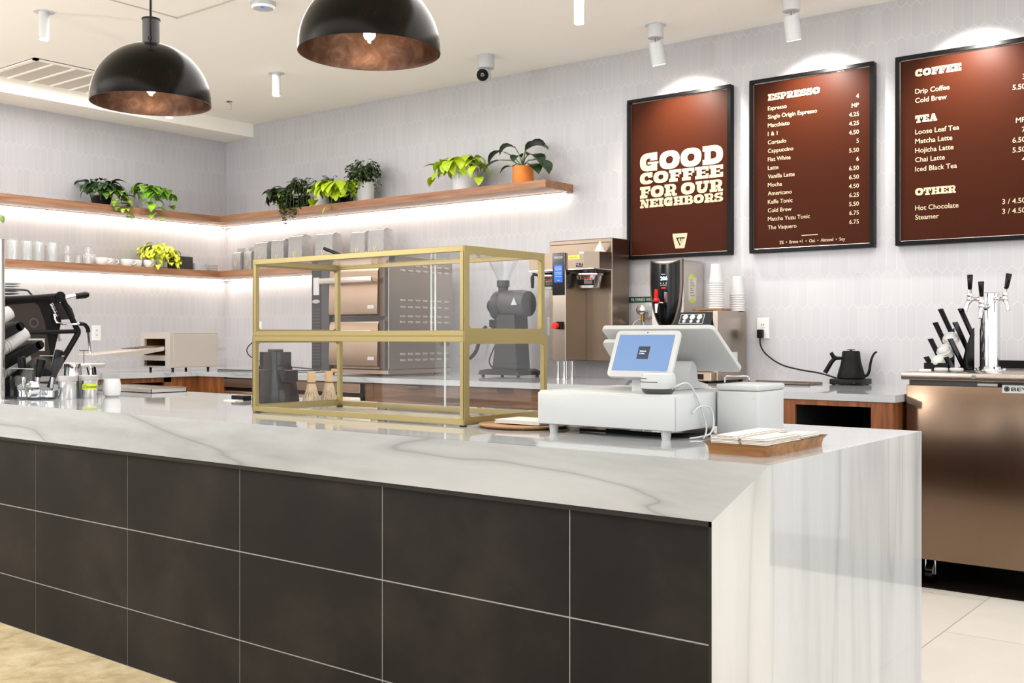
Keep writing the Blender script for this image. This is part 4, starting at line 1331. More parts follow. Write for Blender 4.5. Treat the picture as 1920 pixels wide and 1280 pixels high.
obj('drain_gauge', B().tube([(-5.1, 2.93, .985), (-5.1, 2.93, 1.052)], .0016, 6).box(-5.102, -5.098, 2.905, 2.955, 1.05, 1.054), 'dark_grey', t)
obj('top_rail', B().tube([(-5.05, 2.20, 1.325), (-5.05, 2.56, 1.352), (-5.05, 2.62, 1.335), (-5.05, 2.63, 1.318)], .005, 8, 0, 5).tube([(-5.05, 2.3, 1.47), (-5.05, 2.42, 1.46), (-5.05, 2.475, 1.40), (-5.05, 2.49, 1.325)], .006, 8, 0, 5), 'mid_grey', t)
for xx in (-5.05, -5.7):
    for yy in (2.2, 2.62):
        obj('foot', B().cyl((xx, yy, ZT), .022, .067, 2, 20), 'black', t)
for i in range(5):
    z = 1.3285 + i * .012
    b = B().lathe([(0, 0), (.045, 0), (.073, .004), (.076, .0055), (.076, .0095), (.071, .0095), (.04, .005), (0, .005)], (-5.14, 2.53 + .004 * math.sin(i * 2), z), 36)
    tag(obj('saucer', b, 'ceramic', None, (-5.14, 2.53, z)), nth(4 - i, 5, 'white saucer', 'piled on top of the espresso machine'), 'saucer', 'saucers on the espresso machine')

# ------------------------------------------------------------------ back worktop, left part
t = thing('conveyor_oven', 'small steel conveyor toaster oven in the corner of the back worktop', 'toaster oven', (-6.96, 4.78, ZT))
x0, x1, y0, y1, z0, z1 = -7.155, -6.772, 4.565, 4.985, .893, 1.155
b = B().box(x0 + .003, x1, y0 + .02, y1, z1 - .012, z1, .002, 1).box(x0, x0 + .012, y0 + .02, y1, z0, z1 - .012).box(x0 + .012, x1 - .012, y0 + .02, y1, z0, z0 + .01).box(x0 + .012, x1 - .012, y1 - .012, y1, z0 + .01, 1.0).box(x0 + .012, x1 - .012, y1 - .012, y1, 1.09, z1 - .012)
b.box(x1 - .012, x1, y0 + .02, y1, z0, z1 - .012)
obj('body', b, 'steel_pale', t)
obj('side_panel', B().box(x1, x1 + .004, y0 + .03, y1 - .025, z0 + .006, z1 - .016, .001, 1), 'steel_pale', t)
ox0, ox1 = -7.100, -6.832
b = B()
b.box(x0, ox0, y0, y0 + .02, z0, z1).box(ox1, x1, y0, y0 + .02, z0, z1).box(ox0, ox1, y0, y0 + .02, 1.106, z1)
b.box(ox0, ox1, y0, y0 + .02, .945, .983).box(ox0, ox1, y0, y0 + .02, z0, .905)
obj('front_panel', b, 'steel_pale', t)
obj('chamber', B().box(ox0 - .02, ox0 - .01, y0 + .02, y1 - .02, .91, 1.12).box(ox1 + .01, ox1 + .02, y0 + .02, y1 - .02, .91, 1.12).box(ox0 - .01, ox1 + .01, y1 - .05, y1 - .04, .91, 1.12).box(ox0 - .01, ox1 + .01, y0 + .02, y1 - .05, 1.115, 1.12).box(ox0 - .01, ox1 + .01, y0 + .02, y1 - .05, .985, .99), 'oven_inside', t)
b = B().prism([(4.60, 1.036), (4.60, 1.043), (4.02, .995), (4.02, .988)], ox0 + .01, ox1 - .01, 'yz')
b.prism([(4.56, 1.02), (4.56, 1.05), (4.30, 1.016), (4.18, 1.002), (4.19, .980), (4.34, .985)], ox1 - .012, ox1 - .006, 'yz')
b.prism([(4.56, 1.02), (4.56, 1.05), (4.02, .998), (4.02, .985)], ox0 + .006, ox0 + .012, 'yz')
ld = obj('loading_tray', b, 'steel_pale', t)
b = B()
for i in range(7):
    yy = 4.36 + i * .035
    zz = 1.024 + (yy - 4.36) * .083
    b.tube([(ox0 + .03, yy, zz + .012), (ox1 - .04, yy + .012, zz + .012)], .003, 6)
obj('wire_belt', b, 'steel_dark', ld)
obj('exit_chute', B().box(ox0 + .06, ox1 + .02, y1, y1 + .10, 1.01, 1.04), 'steel_pale', t)
for xx in (x0 + .06, x1 - .04):
    for yy in (y0 + .05, y1 - .06):
        obj('foot', B().lathe([(0, 0), (.010, 0), (.008, .012), (.014, .03), (0, .03)], (xx, yy, ZT), 16), 'black', t)
b = B().tube([(-6.70, 4.93, .871), (-6.55, 5.0, .870), (-6.2, 5.1, .870), (-6.0, 5.35, .872), (-5.9, 5.6, .88)], .004, 8, 0, 5)
tag(obj('electric_cable', b, 'black', None, (-6.4, 5.1, ZT)), 'black cord running along the worktop from the conveyor oven', 'cord')
b = B().tube([(-6.62, 5.735, 1.17), (-7.1, 5.70, 1.12), (-7.27, 5.66, 1.04), (-7.2, 5.62, .96), (-6.9, 5.58, .90), (-6.4, 5.55, .872), (-5.95, 5.5, .872)], .0045, 8, 0, 6)
tag(obj('electric_cable', b, 'black', None, (-6.8, 5.6, ZT)), 'thin black cable curving down the back wall near the corner', 'cord')

# double high-speed oven
t = thing('double_oven', 'tall double-chamber steel oven on the back worktop behind the display case', 'oven', (-5.28, 5.3, ZT))
ox0, ox1, oy0, oy1 = -5.638, -4.926, 4.965, 5.60
obj('body', B().box(ox0 + .02, ox1, oy0, oy1, .905, 1.660, .004, 1), 'steel_side', t)
obj('base_plate', B().box(ox0 + .05, ox1, oy0 - .005, oy1 - .02, .875, .903, .002, 1), 'steel_warm', t)
b = B()
for x in (ox0 + .1, ox1 - .06):
    for y in (oy0 + .06, oy1 - .1):
        b.cyl((x, y, ZT), .02, .011, 2, 16)
obj('foot', b, 'black', t)
cp = obj('control_panel', B().box(ox0, -5.462, oy0 - .035, oy0 - .001, .892, 1.645, .004, 1), 'mid_grey', t)
obj('control_face', B().box(ox0 + .004, -5.54, oy0 - .037, oy0 - .0352, .90, 1.60), 'dark_grey', cp)
obj('display', B().box(ox0 + .022, -5.558, oy0 - .039, oy0 - .037, 1.41, 1.53), 'plastic_pearl', cp)
bd = B().lathe([(0, 0), (.040, 0), (.040, -.002), (0, -.002)], (0, 0, 0), 28, 0, 1)
bd.xf(Matrix.Translation((ox0 + .048, oy0 - .037, 1.365)) @ Matrix.Diagonal((1, 1, .34, 1)))
obj('badge', bd, 'chrome_soft', cp)
b = B()
for i in range(18):
    z = .93 + i * .022
    b.box(ox0 + .012, -5.55, oy0 - .0385, oy0 - .037, z, z + .007)
obj('speaker_grille', b, 'mid_grey', cp)
obj('top_hood', B().prism([(oy0 - .03, 1.585), (oy0 - .03, 1.60), (oy0 + .02, 1.664), (oy0 + .06, 1.664), (oy0 + .06, 1.585)], -5.455, ox1, 'yz'), 'steel_warm', t)
for z0, z1, lab in ((1.262, 1.575, 'upper'), (.922, 1.222, 'lower')):
    d = obj('oven_door', B().prism([(oy0 - .045, z0 + .01), (oy0 - .048, z0 + .03), (oy0 - .040, z1 - .02), (oy0 - .030, z1), (oy0 - .001, z1), (oy0 - .001, z0), (oy0 - .02, z0)], -5.45, -4.985, 'yz'), 'steel_warm', t)
    hz = z1 - .075
    obj('handle', B().box(-5.50, -4.99, oy0 - .10, oy0 - .085, hz - .019, hz + .019, .004, 2), 'steel', d)
    for x in (-5.47, -5.02):
        obj('handle_bracket', B().box(x - .012, x + .012, oy0 - .085, oy0 - .040, hz - .015, hz + .015, .003, 1), 'chrome_soft', d)
    obj('badge', B().box(-5.075, -5.015, oy0 - .0485, oy0 - .0455, z0 + .045, z0 + .068, .0012, 1), 'plastic_pearl', d)
    obj('trim', B().box(-4.984, -4.935, oy0 - .03, oy0 - .001, z0 - .01, z1 + .01, .003, 1), 'steel_dark', t)
obj('middle_band', B().box(-5.455, -4.93, oy0 - .012, oy0 - .001, 1.222, 1.258), 'mid_grey', t)
obj('warning_tag', B().box(-5.46, -5.40, oy0 - .02, oy0 - .004, .885, .905, .003, 1), 'straw', t)
b = B()
for z in (1.597, 1.563, 1.365, 1.32, 1.258, 1.22, 1.008, .968):
    for i in range(7):
        y = 5.075 + i * .072
        b.box(ox1, ox1 + .006, y, y + .046, z - .008, z + .006, .003, 2)
obj('vent_louvre', b, 'steel', t)
obj('hinge_cover', B().box(ox1, ox1 + .01, 5.47, 5.56, 1.06, 1.10, .003, 1), 'steel_dark', t)
b = B().tube([(-4.87, 5.62, .99), (-4.80, 5.63, .97), (-4.74, 5.64, 1.03), (-4.735, 5.68, 1.14), (-4.74, 5.74, 1.19)], .013, 12, 0, 6)
tag(obj('electric_cable', b, 'rubber', None, (-4.8, 5.65, 1.0)), 'thick black cable looping out behind the double oven', 'cord')
t = thing('sheet_pan', 'shallow steel pan lying on top of the double oven', 'pan', (-5.27, 5.15, 1.664))
b = B().box(-5.42, -5.09, 5.06, 5.26, 1.664, 1.667).box(-5.42, -5.09, 5.06, 5.063, 1.667, 1.69).box(-5.42, -5.09, 5.257, 5.26, 1.667, 1.69).box(-5.42, -5.417, 5.06, 5.26, 1.667, 1.69).box(-5.093, -5.09, 5.06, 5.26, 1.667, 1.69)
obj('pan_body', b, 'chrome_soft', t)
b = B()
for i in range(12):
    x = -5.40 + i * .0265
    b.tube([(x, 5.066, 1.70), (x + .015, 5.25, 1.702)], .006, 6)
obj('rack', b, 'steel', t)
t = thing('oven_paddle', 'oven paddle with a black handle resting on top of the double oven', 'paddle', (-5.55, 5.12, 1.664))
obj('handle', B().tube([(-5.615, 5.02, 1.742), (-5.60, 5.03, 1.733), (-5.50, 5.08, 1.690)], [.011, .013, .011], 14), 'black_gloss', t)
obj('blade', B().prism([(-5.50, 5.06), (-5.50, 5.10), (-5.44, 5.24), (-5.53, 5.30), (-5.58, 5.20)], 1.666, 1.670, 'xy').tube([(-5.50, 5.08, 1.690), (-5.51, 5.13, 1.668)], .008, 10), 'steel', t)

# coffee grinder
t = thing('coffee_grinder', 'dark grey upright coffee grinder with a clear hopper, seen through the display case', 'grinder', (-4.27, 5.44, ZT))
gx, gy = -4.27, 5.42
b = B().prism([(-4.44, ZT + .012), (-4.10, ZT + .012), (-4.115, ZT + .036), (-4.15, ZT + .05), (-4.36, ZT + .05), (-4.43, ZT + .040)], 5.30, 5.54, 'xz')
obj('base', b, 'dark_grey', t)
for x in (-4.415, -4.125):
    for y in (5.32, 5.52):
        obj('foot', B().cyl((x, y, ZT), .011, .012, 2, 14), 'black', t)
rr = [(-4.372, -4.168, .048), (-4.352, -4.178, .18), (-4.335, -4.186, .34), (-4.335, -4.19, .40)]
b = B()
rings = [[b.bm.verts.new((x, y, ZT + z)) for x, y in ((xa, 5.36), (xb, 5.36), (xb, 5.50), (xa, 5.50))] for xa, xb, z in rr]
b.bm.faces.new(rings[0][::-1])
for u, v in zip(rings, rings[1:]):
    for i in range(4):
        b.bm.faces.new((u[i], u[(i + 1) % 4], v[(i + 1) % 4], v[i]))
b.bm.faces.new(rings[-1])
obj('column', b, 'dark_grey', t)
b = B().lathe([(0, 0), (.085, 0), (.09, .01), (.09, .16), (.082, .20), (.05, .215), (0, .218)], (-4.325, 5.43, 1.335), 40, 0, 0)
mo = obj('motor', b, 'mid_grey', t)
b = B()
b.face([(-4.20, 5.337, 1.325), (-4.15, 5.337, 1.325), (-4.175, 5.337, 1.375)])
obj('badge', b, 'plastic_pearl', mo)
b = B().lathe([(0, 0), (.098, 0), (.10, .01), (.10, .045), (.092, .055), (0, .055)], (-4.375, 5.43, 1.325), 40, 0, 0)
obj('burr_housing', b, 'dark_grey', t)
b = B().lathe([(0, -.04), (.03, -.04), (.045, -.025), (.075, -.02), (.08, 0), (0, 0)], (-4.376, 5.43, 1.31), 36, 0, 0).lathe([(0, 0), (.042, 0), (.042, .035), (0, .035)], (-4.44, 5.43, 1.325), 28, 0, 0)
fc = obj('burr_face', b, 'black_gloss', t)
obj('dial', B().cyl((-4.4415, 5.43, 1.33), .018, .003, 0, 20), 'chrome_soft', fc)
obj('chute', B().box(-4.43, -4.36, 5.395, 5.465, 1.185, 1.235, .005, 1).cyl((-4.395, 5.43, 1.10), .028, .09, 2, 20, .034), 'black', t)
obj('bag_shelf', B().box(-4.46, -4.34, 5.39, 5.47, 1.085, 1.10, .004, 1).tube([(-4.36, 5.43, 1.15), (-4.33, 5.43, 1.15)], .008, 10), 'black', t)
obj('hopper_neck', B().lathe([(0, 0), (.03, 0), (.033, .06), (.042, .065), (.042, .105), (0, .105)], (-4.335, 5.43, 1.385), 28), 'dark_grey', t)
obj('hopper', B().lathe([(.036, 0), (.06, .05), (.095, .12), (.112, .165), (.115, .17), (.112, .17), (.092, .12), (.057, .05), (.033, 0)], (-4.335, 5.43, 1.49), 36), 'hopper_glass', t)
b = B().tube([(-4.38, 5.40, ZT + .04), (-4.47, 5.45, .96), (-4.53, 5.60, 1.08), (-4.53, 5.70, 1.19)], .005, 8, 0, 6)
tag(obj('electric_cable', b, 'black', None, (-4.45, 5.5, ZT)), 'black cord rising from the foot of the dark grey grinder', 'cord')

# filter coffee brewer
t = thing('coffee_brewer', 'big steel filter coffee brewer with a blue touch panel and red stop knob', 'coffee maker', (-3.77, 5.5, ZT))
bx0, bx1 = -4.013, -3.536
obj('body', B().box(bx0, bx1, 5.50, 5.70, .972, 1.732, .004, 1), 'steel_mid', t)
obj('header_groove', B().box(bx0 + .01, bx1 - .008, 5.498, 5.5005, 1.704, 1.7075), 'black', t)
b = B().prism([(bx0, 5.285), (-3.60, 5.285), (bx1, 5.36), (bx1, 5.4995), (bx0, 5.4995)], 1.536, 1.638, 'xy')
obj('brew_head', b, 'steel_mid', t)
obj('head_lip', B().box(bx0 - .003, bx1 + .006, 5.29, 5.4995, 1.529, 1.5355), 'chrome_soft', t)
obj('center_column', B().box(-3.823, -3.727, 5.275, 5.4995, .975, 1.528, .002, 1).box(-3.823, -3.727, 5.275, 5.2845, 1.5285, 1.634), 'steel_v', t)
cp = obj('touch_panel', B().box(-3.821, -3.729, 5.268, 5.2745, 1.377, 1.634, .002, 1), 'black_gloss', t)
obj('screen', B().box(-3.806, -3.744, 5.2665, 5.268, 1.455, 1.562), 'panel_blue', cp)
obj('lettering', B().text('FETCO', .0125, (-3.805, 5.2673, 1.60), width=.062, bold=.03), 'plastic_pearl', cp, angle=0)
b = B()
for zz in (1.548, 1.54, 1.53, 1.515, 1.505, 1.49):
    b.box(-3.80, -3.75, 5.2655, 5.2664, zz, zz + .0015)
b.box(-3.78, -3.765, 5.2655, 5.2664, 1.465, 1.468)
obj('screen_lines', b, 'screen_text', cp)
sk = obj('stop_knob_base', B().box(-3.788, -3.746, 5.255, 5.2745, 1.168, 1.215, .003, 1), 'black', t)
obj('stop_knob', B().lathe([(0, 0), (.017, 0), (.019, -.014), (.021, -.022), (.019, -.034), (0, -.036)], (-3.775, 5.2545, 1.19), 28, 0, 1), 'red', sk)
tg = obj('label_tape', B().box(-3.71, -3.628, 5.2825, 5.2845, 1.592, 1.616), 'yellow_tag', t)
pts = []
for i in range(60):
    u = i / 59
    pts.append((-3.703 + .056 * u, 5.282, 1.602 + .005 * math.sin(u * 46) * (1 if i % 14 < 10 else .3) + .003 * math.sin(u * 17)))
obj('handwriting', B().tube(pts, .0006, 5), 'black', tg)
pl = obj('maker_plate', B().box(-3.655, -3.608, 5.283, 5.2845, 1.545, 1.567), 'black', t)
obj('plate_lines', B().box(-3.652, -3.63, 5.2822, 5.283, 1.559, 1.562).box(-3.62, -3.611, 5.2822, 5.283, 1.559, 1.563).box(-3.648, -3.612, 5.2822, 5.283, 1.551, 1.553), 'plastic_pearl', pl)
obj('indicator_light', B().box(-3.628, -3.600, 5.283, 5.2848, 1.626, 1.632), 'green_led', t)
for cx, nm in ((-3.628, 'r'), (-3.918, 'l')):
    bk = obj('filter_basket', B().lathe([(0, 0), (.062, 0), (.066, .006), (.082, .075), (.090, .080), (.090, .088), (.06, .096), (.05, .106), (0, .106)], (cx, 5.385, 1.418), 40), 'chrome_soft', t)
    b = B()
    hx = cx - .055
    b.tube([(hx + .02, 5.31, 1.505), (hx - .004, 5.285, 1.512), (hx - .010, 5.28, 1.49), (hx - .012, 5.285, 1.425)], [.008, .011, .012, .009], 12)
    obj('handle', b, 'black', bk)
    b = B()
    for i in range(8):
        a0, a1 = math.radians(-128 + i * 12), math.radians(-128 + (i + 1) * 12)
        r0, r1 = .0700, .0795
        b.face([(cx + r0 * math.cos(a0), 5.385 + r0 * math.sin(a0), 1.434), (cx + r0 * math.cos(a1), 5.385 + r0 * math.sin(a1), 1.434), (cx + r1 * math.cos(a1), 5.385 + r1 * math.sin(a1), 1.484), (cx + r1 * math.cos(a0), 5.385 + r1 * math.sin(a0), 1.484)])
    lb = obj('warning_label', b, 'black', bk)
    b, br = B(), B()
    for k2, (za, zb, q) in enumerate(((1.474, 1.479, br), (1.465, 1.468, b), (1.457, 1.459, b), (1.450, 1.452, b), (1.443, 1.445, b))):
        for i in range(3):
            a0, a1 = math.radians(-80 + i * 13), math.radians(-80 + (i + 1) * 13)
            rz = lambda z: .0705 + (z - 1.434) * .19 + .0006
            q.face([(cx + rz(za) * math.cos(a0), 5.385 + rz(za) * math.sin(a0), za), (cx + rz(za) * math.cos(a1), 5.385 + rz(za) * math.sin(a1), za), (cx + rz(zb) * math.cos(a1), 5.385 + rz(zb) * math.sin(a1), zb), (cx + rz(zb) * math.cos(a0), 5.385 + rz(zb) * math.sin(a0), zb)])
    obj('label_lines', b, 'plastic_pearl', lb)
    obj('label_heading', br, 'red', lb)
for x in (-3.80, -3.755):
    for y in (5.30, 5.385):
        obj('leg', B().lathe([(0, 0), (.016, 0), (.016, .004), (.010, .006), (.011, .108), (0, .108)], (x, y, ZT), 16), 'chrome_soft', t)
tag(obj('paper_cone', B().lathe([(.038, 0), (.001, .072)], (-3.585, 5.44, 1.6385), 20), 'paper', None, (-3.585, 5.44, 1.6385)), 'little white cone of filter paper on top of the coffee brewer head', 'paper filter')
b = B().tube([(-3.47, 5.70, 1.16), (-3.54, 5.66, 1.10), (-3.56, 5.64, 1.0), (-3.50, 5.62, .90), (-3.43, 5.6, .872)], .010, 10, 0, 6)
tag(obj('water_hose', b, 'black', None, (-3.5, 5.64, ZT)), 'black hose behind the screens, below the coffee brewer', 'hose')

# wall tap and label
t = thing('wall_valve', 'white wall tap with a brass elbow under the green label', 'valve', (-3.44, YB, 1.285))
obj('cover_disc', B().lathe([(0, 0), (.052, 0), (.050, -.010), (.042, -.018), (0, -.02)], (-3.425, YB, 1.285), 32, 0, 1), 'plastic_white', t)
obj('spindle', B().tube([(-3.425, YB - .02, 1.285), (-3.428, YB - .085, 1.285)], .012, 14), 'chrome', t)
obj('handle', B().lathe([(0, 0), (.028, 0), (.03, -.006), (.02, -.012), (0, -.012)], (-3.43, YB - .085, 1.288), 24, 0, 1), 'chrome_soft', t)
obj('elbow', B().tube([(-3.426, YB - .055, 1.285), (-3.432, YB - .058, 1.255), (-3.432, YB - .058, 1.215)], .011, 12), 'brass_dark', t)
obj('pipe', B().tube([(-3.432, YB - .058, 1.22), (-3.43, YB - .05, 1.1), (-3.43, YB - .045, .9), (-3.43, YB - .045, ZT)], .008, 10), 'chrome_soft', t)
obj('hose', B().tube([(-3.434, YB - .06, 1.232), (-3.475, YB - .062, 1.225), (-3.505, YB - .065, 1.19), (-3.513, YB - .065, 1.12), (-3.515, YB - .065, .95), (-3.515, YB - .06, ZT)], .007, 10, 0, 5), 'chrome_soft', t)
t = thing('wall_label', 'dark green FILTERED WATER label stuck on the tiles', 'label', (-3.45, YB, 1.355))
obj('strip', B().box(-3.585, -3.34, YB - .002, YB, 1.338, 1.374), 'green_label', t)
obj('lettering', B().text('FILTERED WATER', .017, (-3.553, YB - .0024, 1.3475), width=.20, bold=.03), 'plastic_white', t, angle=0)

# hot water tower
t = thing('hot_water_dispenser', 'slim hot water tower with a black shield front and red lever', 'water dispenser', (-3.14, 5.59, ZT))
wx0, wx1, wy0 = -3.249, -3.037, 5.458
obj('body', B().box(wx0, wx1, wy0 + .03, YB - .015, .95, 1.572, .004, 1), 'steel', t)
obj('drip_tray', B().box(wx0, wx1, wy0 - .10, YB - .02, ZT + .012, .905, .004, 1), 'steel', t)
obj('foot', B().cyl((wx0 + .03, wy0 - .07, ZT), .012, .012, 2, 14).cyl((wx1 - .03, wy0 - .07, ZT), .012, .012, 2, 14).cyl((wx0 + .03, YB - .06, ZT), .012, .012, 2, 14).cyl((wx1 - .03, YB - .06, ZT), .012, .012, 2, 14), 'black', t)
obj('neck', B().box(wx0 + .02, wx1 - .02, wy0 + .06, YB - .02, .905, .952), 'steel', t)


def shield(w0, w1, zt, zb, dip, y, bulge, n=16):
    cx, hw = (w0 + w1) / 2, (w1 - w0) / 2
    rows = []
    for j in range(n + 1):
        v = j / n
        z = zt + (zb - zt) * v
        half = hw * (1.0 if v < .25 else max(0.0, 1 - ((v - .25) / .75) ** 2.3) ** .62)
        row = []
        for i in range(9):
            u = -1 + i / 4
            top = dip * (1 - u * u) * max(0, 1 - v * 5)
            row.append((cx + half * u, y - bulge * (1 - u * u) * (half / hw), z - top))
        rows.append(row)
    return rows


def shield_mesh(rows, yback):
    b = B()
    vr = [[b.bm.verts.new(p) for p in r] for r in rows]
    bk = [[b.bm.verts.new((p[0], yback, p[2])) for p in r] for r in rows]
    n, m = len(rows), len(rows[0])
    for g_ in (vr, bk):
        for j in range(n - 1):
            for i in range(m - 1):
                b.bm.faces.new((g_[j][i], g_[j][i + 1], g_[j + 1][i + 1], g_[j + 1][i]))
    for j in range(n - 1):
        for i in (0, m - 1):
            b.bm.faces.new((vr[j][i], vr[j + 1][i], bk[j + 1][i], bk[j][i]))
    for i in range(m - 1):
        b.bm.faces.new((vr[0][i], vr[0][i + 1], bk[0][i + 1], bk[0][i]))
    bmesh.ops.remove_doubles(b.bm, verts=b.bm.verts[:], dist=1e-5)
    return b


sh = obj('shield_surround', shield_mesh(shield(wx0 - .002, wx1 + .004, 1.578, 1.150, .022, wy0 + .012, .012), wy0 + .0295), 'steel_dark', t)
sf = obj('shield_front', shield_mesh(shield(wx0 + .010, wx1 - .010, 1.570, 1.160, .022, wy0 + .006, .018), wy0 + .020), 'black_gloss', t)
yf = wy0 - .0135
obj('digits', B().text('206', .022, (-3.163, yf, 1.455), width=.046, bold=.02), 'digits', sf, angle=0)
b2 = B()
for u in (-.018, 0, .018):
    b2.cyl((-3.143 + u, yf + .001, 1.437), .0038, -.001, 1, 12)
b2.box(-3.165, -3.121, yf, yf + .001, 1.424, 1.427)
b2.box(-3.158, -3.132, yf - .0004, yf + .001, 1.487, 1.492)
obj('buttons', b2, 'plastic_pearl', sf)
obj('warning_strip', B().box(-3.158, -3.130, yf + .001, yf + .002, 1.405, 1.414), 'red', sf)
tp = obj('tap', B().tube([(-3.15, yf + .01, 1.318), (-3.155, yf - .045, 1.318), (-3.157, yf - .056, 1.31), (-3.157, yf - .058, 1.285)], [.011, .011, .013, .010], 14).tube([(-3.157, yf - .058, 1.285), (-3.157, yf - .058, 1.262)], .0085, 12), 'chrome', t)
obj('lever', B().lathe([(0, 0), (.019, 0), (.021, .008), (.012, .022), (0, .022)], (-3.158, yf - .056, 1.328), 20).tube([(-3.158, yf - .058, 1.345), (-3.154, yf - .066, 1.375), (-3.149, yf - .070, 1.398)], [.010, .012, .010], 12), 'red', tp)
obj('mark_plate', B().box(-3.138, -3.120, yf + .001, yf + .002, 1.325, 1.385, .0004, 1), 'chrome_soft', sf)
b = B().box(wx1, wx1 + .0012, 5.555, 5.648, 1.335, 1.475)
nt = obj('note', b, 'paper', t)
obj('tape', B().box(wx1, wx1 + .0018, 5.575, 5.615, 1.462, 1.492).box(wx1, wx1 + .0018, 5.575, 5.622, 1.322, 1.345), 'lime', nt)
b = B()
for i, z in enumerate((1.456, 1.444, 1.434, 1.423, 1.408, 1.396, 1.382, 1.366)):
    b.box(wx1 + .0012, wx1 + .0016, 5.566 + .004 * (i % 3), 5.60 + .009 * ((i * 5) % 4), z, z + .0022)
obj('writing', b, 'black', nt)

# low drink dispenser with a black hood
t = thing('drink_dispenser', 'low steel drink dispenser with a black sloped hood and three printed knobs', 'dispenser', (-2.88, 5.53, ZT))
dx0, dx1, dy0 = -3.005, -2.746, 5.352
obj('body', B().box(-2.776, dx1, dy0, YB - .03, ZT + .012, 1.270, .003, 1).box(dx0, -2.776, dy0 + .12, YB - .03, ZT + .012, 1.262), 'steel_v', t)
b = B().prism([(dy0 - .03, 1.145), (dy0 - .035, 1.165), (dy0 + .02, 1.262), (dy0 + .119, 1.262), (dy0 + .119, 1.145)], dx0, -2.777, 'yz')
hd_ = obj('hood', b, 'black', t)
ang = math.atan2(.055, .097)
mt = Matrix.Translation((0, dy0 - .035, 1.165)) @ Matrix.Rotation(-ang, 4, 'X')
pn = obj('knob_panel', B().box(-2.980, -2.828, -.0022, -.0002, .035, .098).xf(mt), 'plastic_pearl', hd_)
obj('panel_inset', B().box(-2.977, -2.831, -.0028, -.0022, .038, .095).xf(mt), 'black_gloss', pn)
for i in range(3):
    xx = -2.947 + i * .045
    obj('printed_knob', B().cyl((xx, -.0028, .078), .0165, -.0012, 1, 24).xf(mt), 'plastic_white', pn)
    obj('printed_knob', B().cyl((xx - .002, -.0028, .050), .010, -.0012, 1, 20).xf(mt), 'plastic_pearl', pn)
obj('splash_panel', B().box(dx0, -2.777, dy0 + .10, dy0 + .1195, .90, 1.144), 'steel_dark', t)
obj('drip_tray', B().box(dx0 - .01, -2.755, dy0 - .06, dy0 + .0, ZT + .012, .925, .005, 1).box(dx0 - .01, -2.777, dy0, dy0 + .1, ZT + .012, .905), 'steel_warm', t)
obj('drip_grate', B().box(dx0 + .05, -2.80, dy0 - .0615, dy0 - .060, .885, .915, .0004, 1), 'black', t)
obj('foot', B().cyl((dx0 + .02, dy0 - .03, ZT), .012, .012, 2, 12).cyl((dx1 - .02, dy0 + .05, ZT), .012, .012, 2, 12).cyl((dx0 + .02, YB - .07, ZT), .012, .012, 2, 12).cyl((dx1 - .02, YB - .07, ZT), .012, .012, 2, 12), 'black', t)
obj('rating_plate', B().box(dx1, dx1 + .0012, 5.50, 5.60, .965, 1.035), 'paper', t, label='small printed sticker at the rear of the steel side')
b = B().prism([(-2.965, 5.47), (-2.93, 5.44), (-2.80, 5.43), (-2.77, 5.45), (-2.765, 5.55), (-2.80, 5.62), (-2.94, 5.62), (-2.965, 5.58)], 1.2735, 1.284, 'xy')
tag(obj('serving_board', b, 'tray_wood', None, (-2.86, 5.52, 1.2735)), 'thin wooden board on top of the drink dispenser, below the cups', 'board')


def cup_stack(x, y, z, n, label):
    for i in range(n):
        zz = z + i * .0133
        b = B().lathe([(.0425, 0), (.0445, .001), (.0445, .005), (.0425, .006), (.0305, .108), (.0295, .110), (0, .110)], (x, y, zz), 36)
        tag(obj('paper_cup', b, 'paper_cup', None, (x, y, zz)), nth(n - 1 - i, n, 'upturned white paper cup', label), 'cup', 'stacked white paper cups')


cup_stack(-2.838, 5.52, 1.284, 12, 'in the taller stack on the wooden board')
cup_stack(-2.775, 5.655, 1.285 - .0145, 8, 'in the shorter stack beside the taller one')

# steel serving tray and small handled rack by the dispenser
t = thing('serving_tray', 'flat grey steel tray on the worktop left of the kettle', 'tray', (-2.42, 5.5, ZT))
obj('tray_plate', B().box(-2.63, -2.24, 5.42, 5.60, ZT, ZT + .003).box(-2.63, -2.24, 5.42, 5.425, ZT, ZT + .012).box(-2.63, -2.24, 5.595, 5.60, ZT, ZT + .012), 'steel_dark', t)
obj('tray_insert', B().box(-2.58, -2.36, 5.47, 5.55, ZT + .003, ZT + .010), 'mid_grey', t)
b = B().tube([(-2.735, 5.42, ZT + .003), (-2.735, 5.42, ZT + .03), (-2.725, 5.425, ZT + .038), (-2.625, 5.47, ZT + .038), (-2.615, 5.475, ZT + .03), (-2.615, 5.475, ZT + .003)], .006, 10)
tag(obj('bent_steel_rack', b, 'chrome_soft', None, (-2.67, 5.45, ZT)), 'bent steel handle standing on the worktop behind the receipt printer', 'handle')

# gooseneck kettle on its base
t = thing('kettle', 'matt black gooseneck kettle on the right of the back worktop', 'kettle', (-2.09, 5.63, ZT + .032))
c = (-2.094, 5.635, ZT + .033)
obj('body', B().lathe([(0, 0), (.070, 0), (.0735, .004), (.0735, .012), (.066, .04), (.056, .075), (.049, .11), (.047, .142), (.045, .145), (0, .145)], c, 40), 'black_matte', t)
obj('lid', B().lathe([(0, .1455), (.044, .1455), (.044, .149), (.005, .150), (.005, .153), (.021, .154), (.021, .158), (0, .158)], c, 36), 'black_matte', t)
cv = Vector(c)
ax = Vector((.93, .36, 0)).normalized()
sp = [(.062, .012), (.083, .020), (.094, .045), (.098, .075), (.106, .11), (.118, .135), (.132, .146)]
obj('spout', B().tube([cv + ax * u + Vector((0, 0, z)) for u, z in sp], [.0085, .005], 12, 0, 5), 'black_matte', t)
hp = [(-.046, .11), (-.075, .109), (-.092, .118), (-.104, .140)]
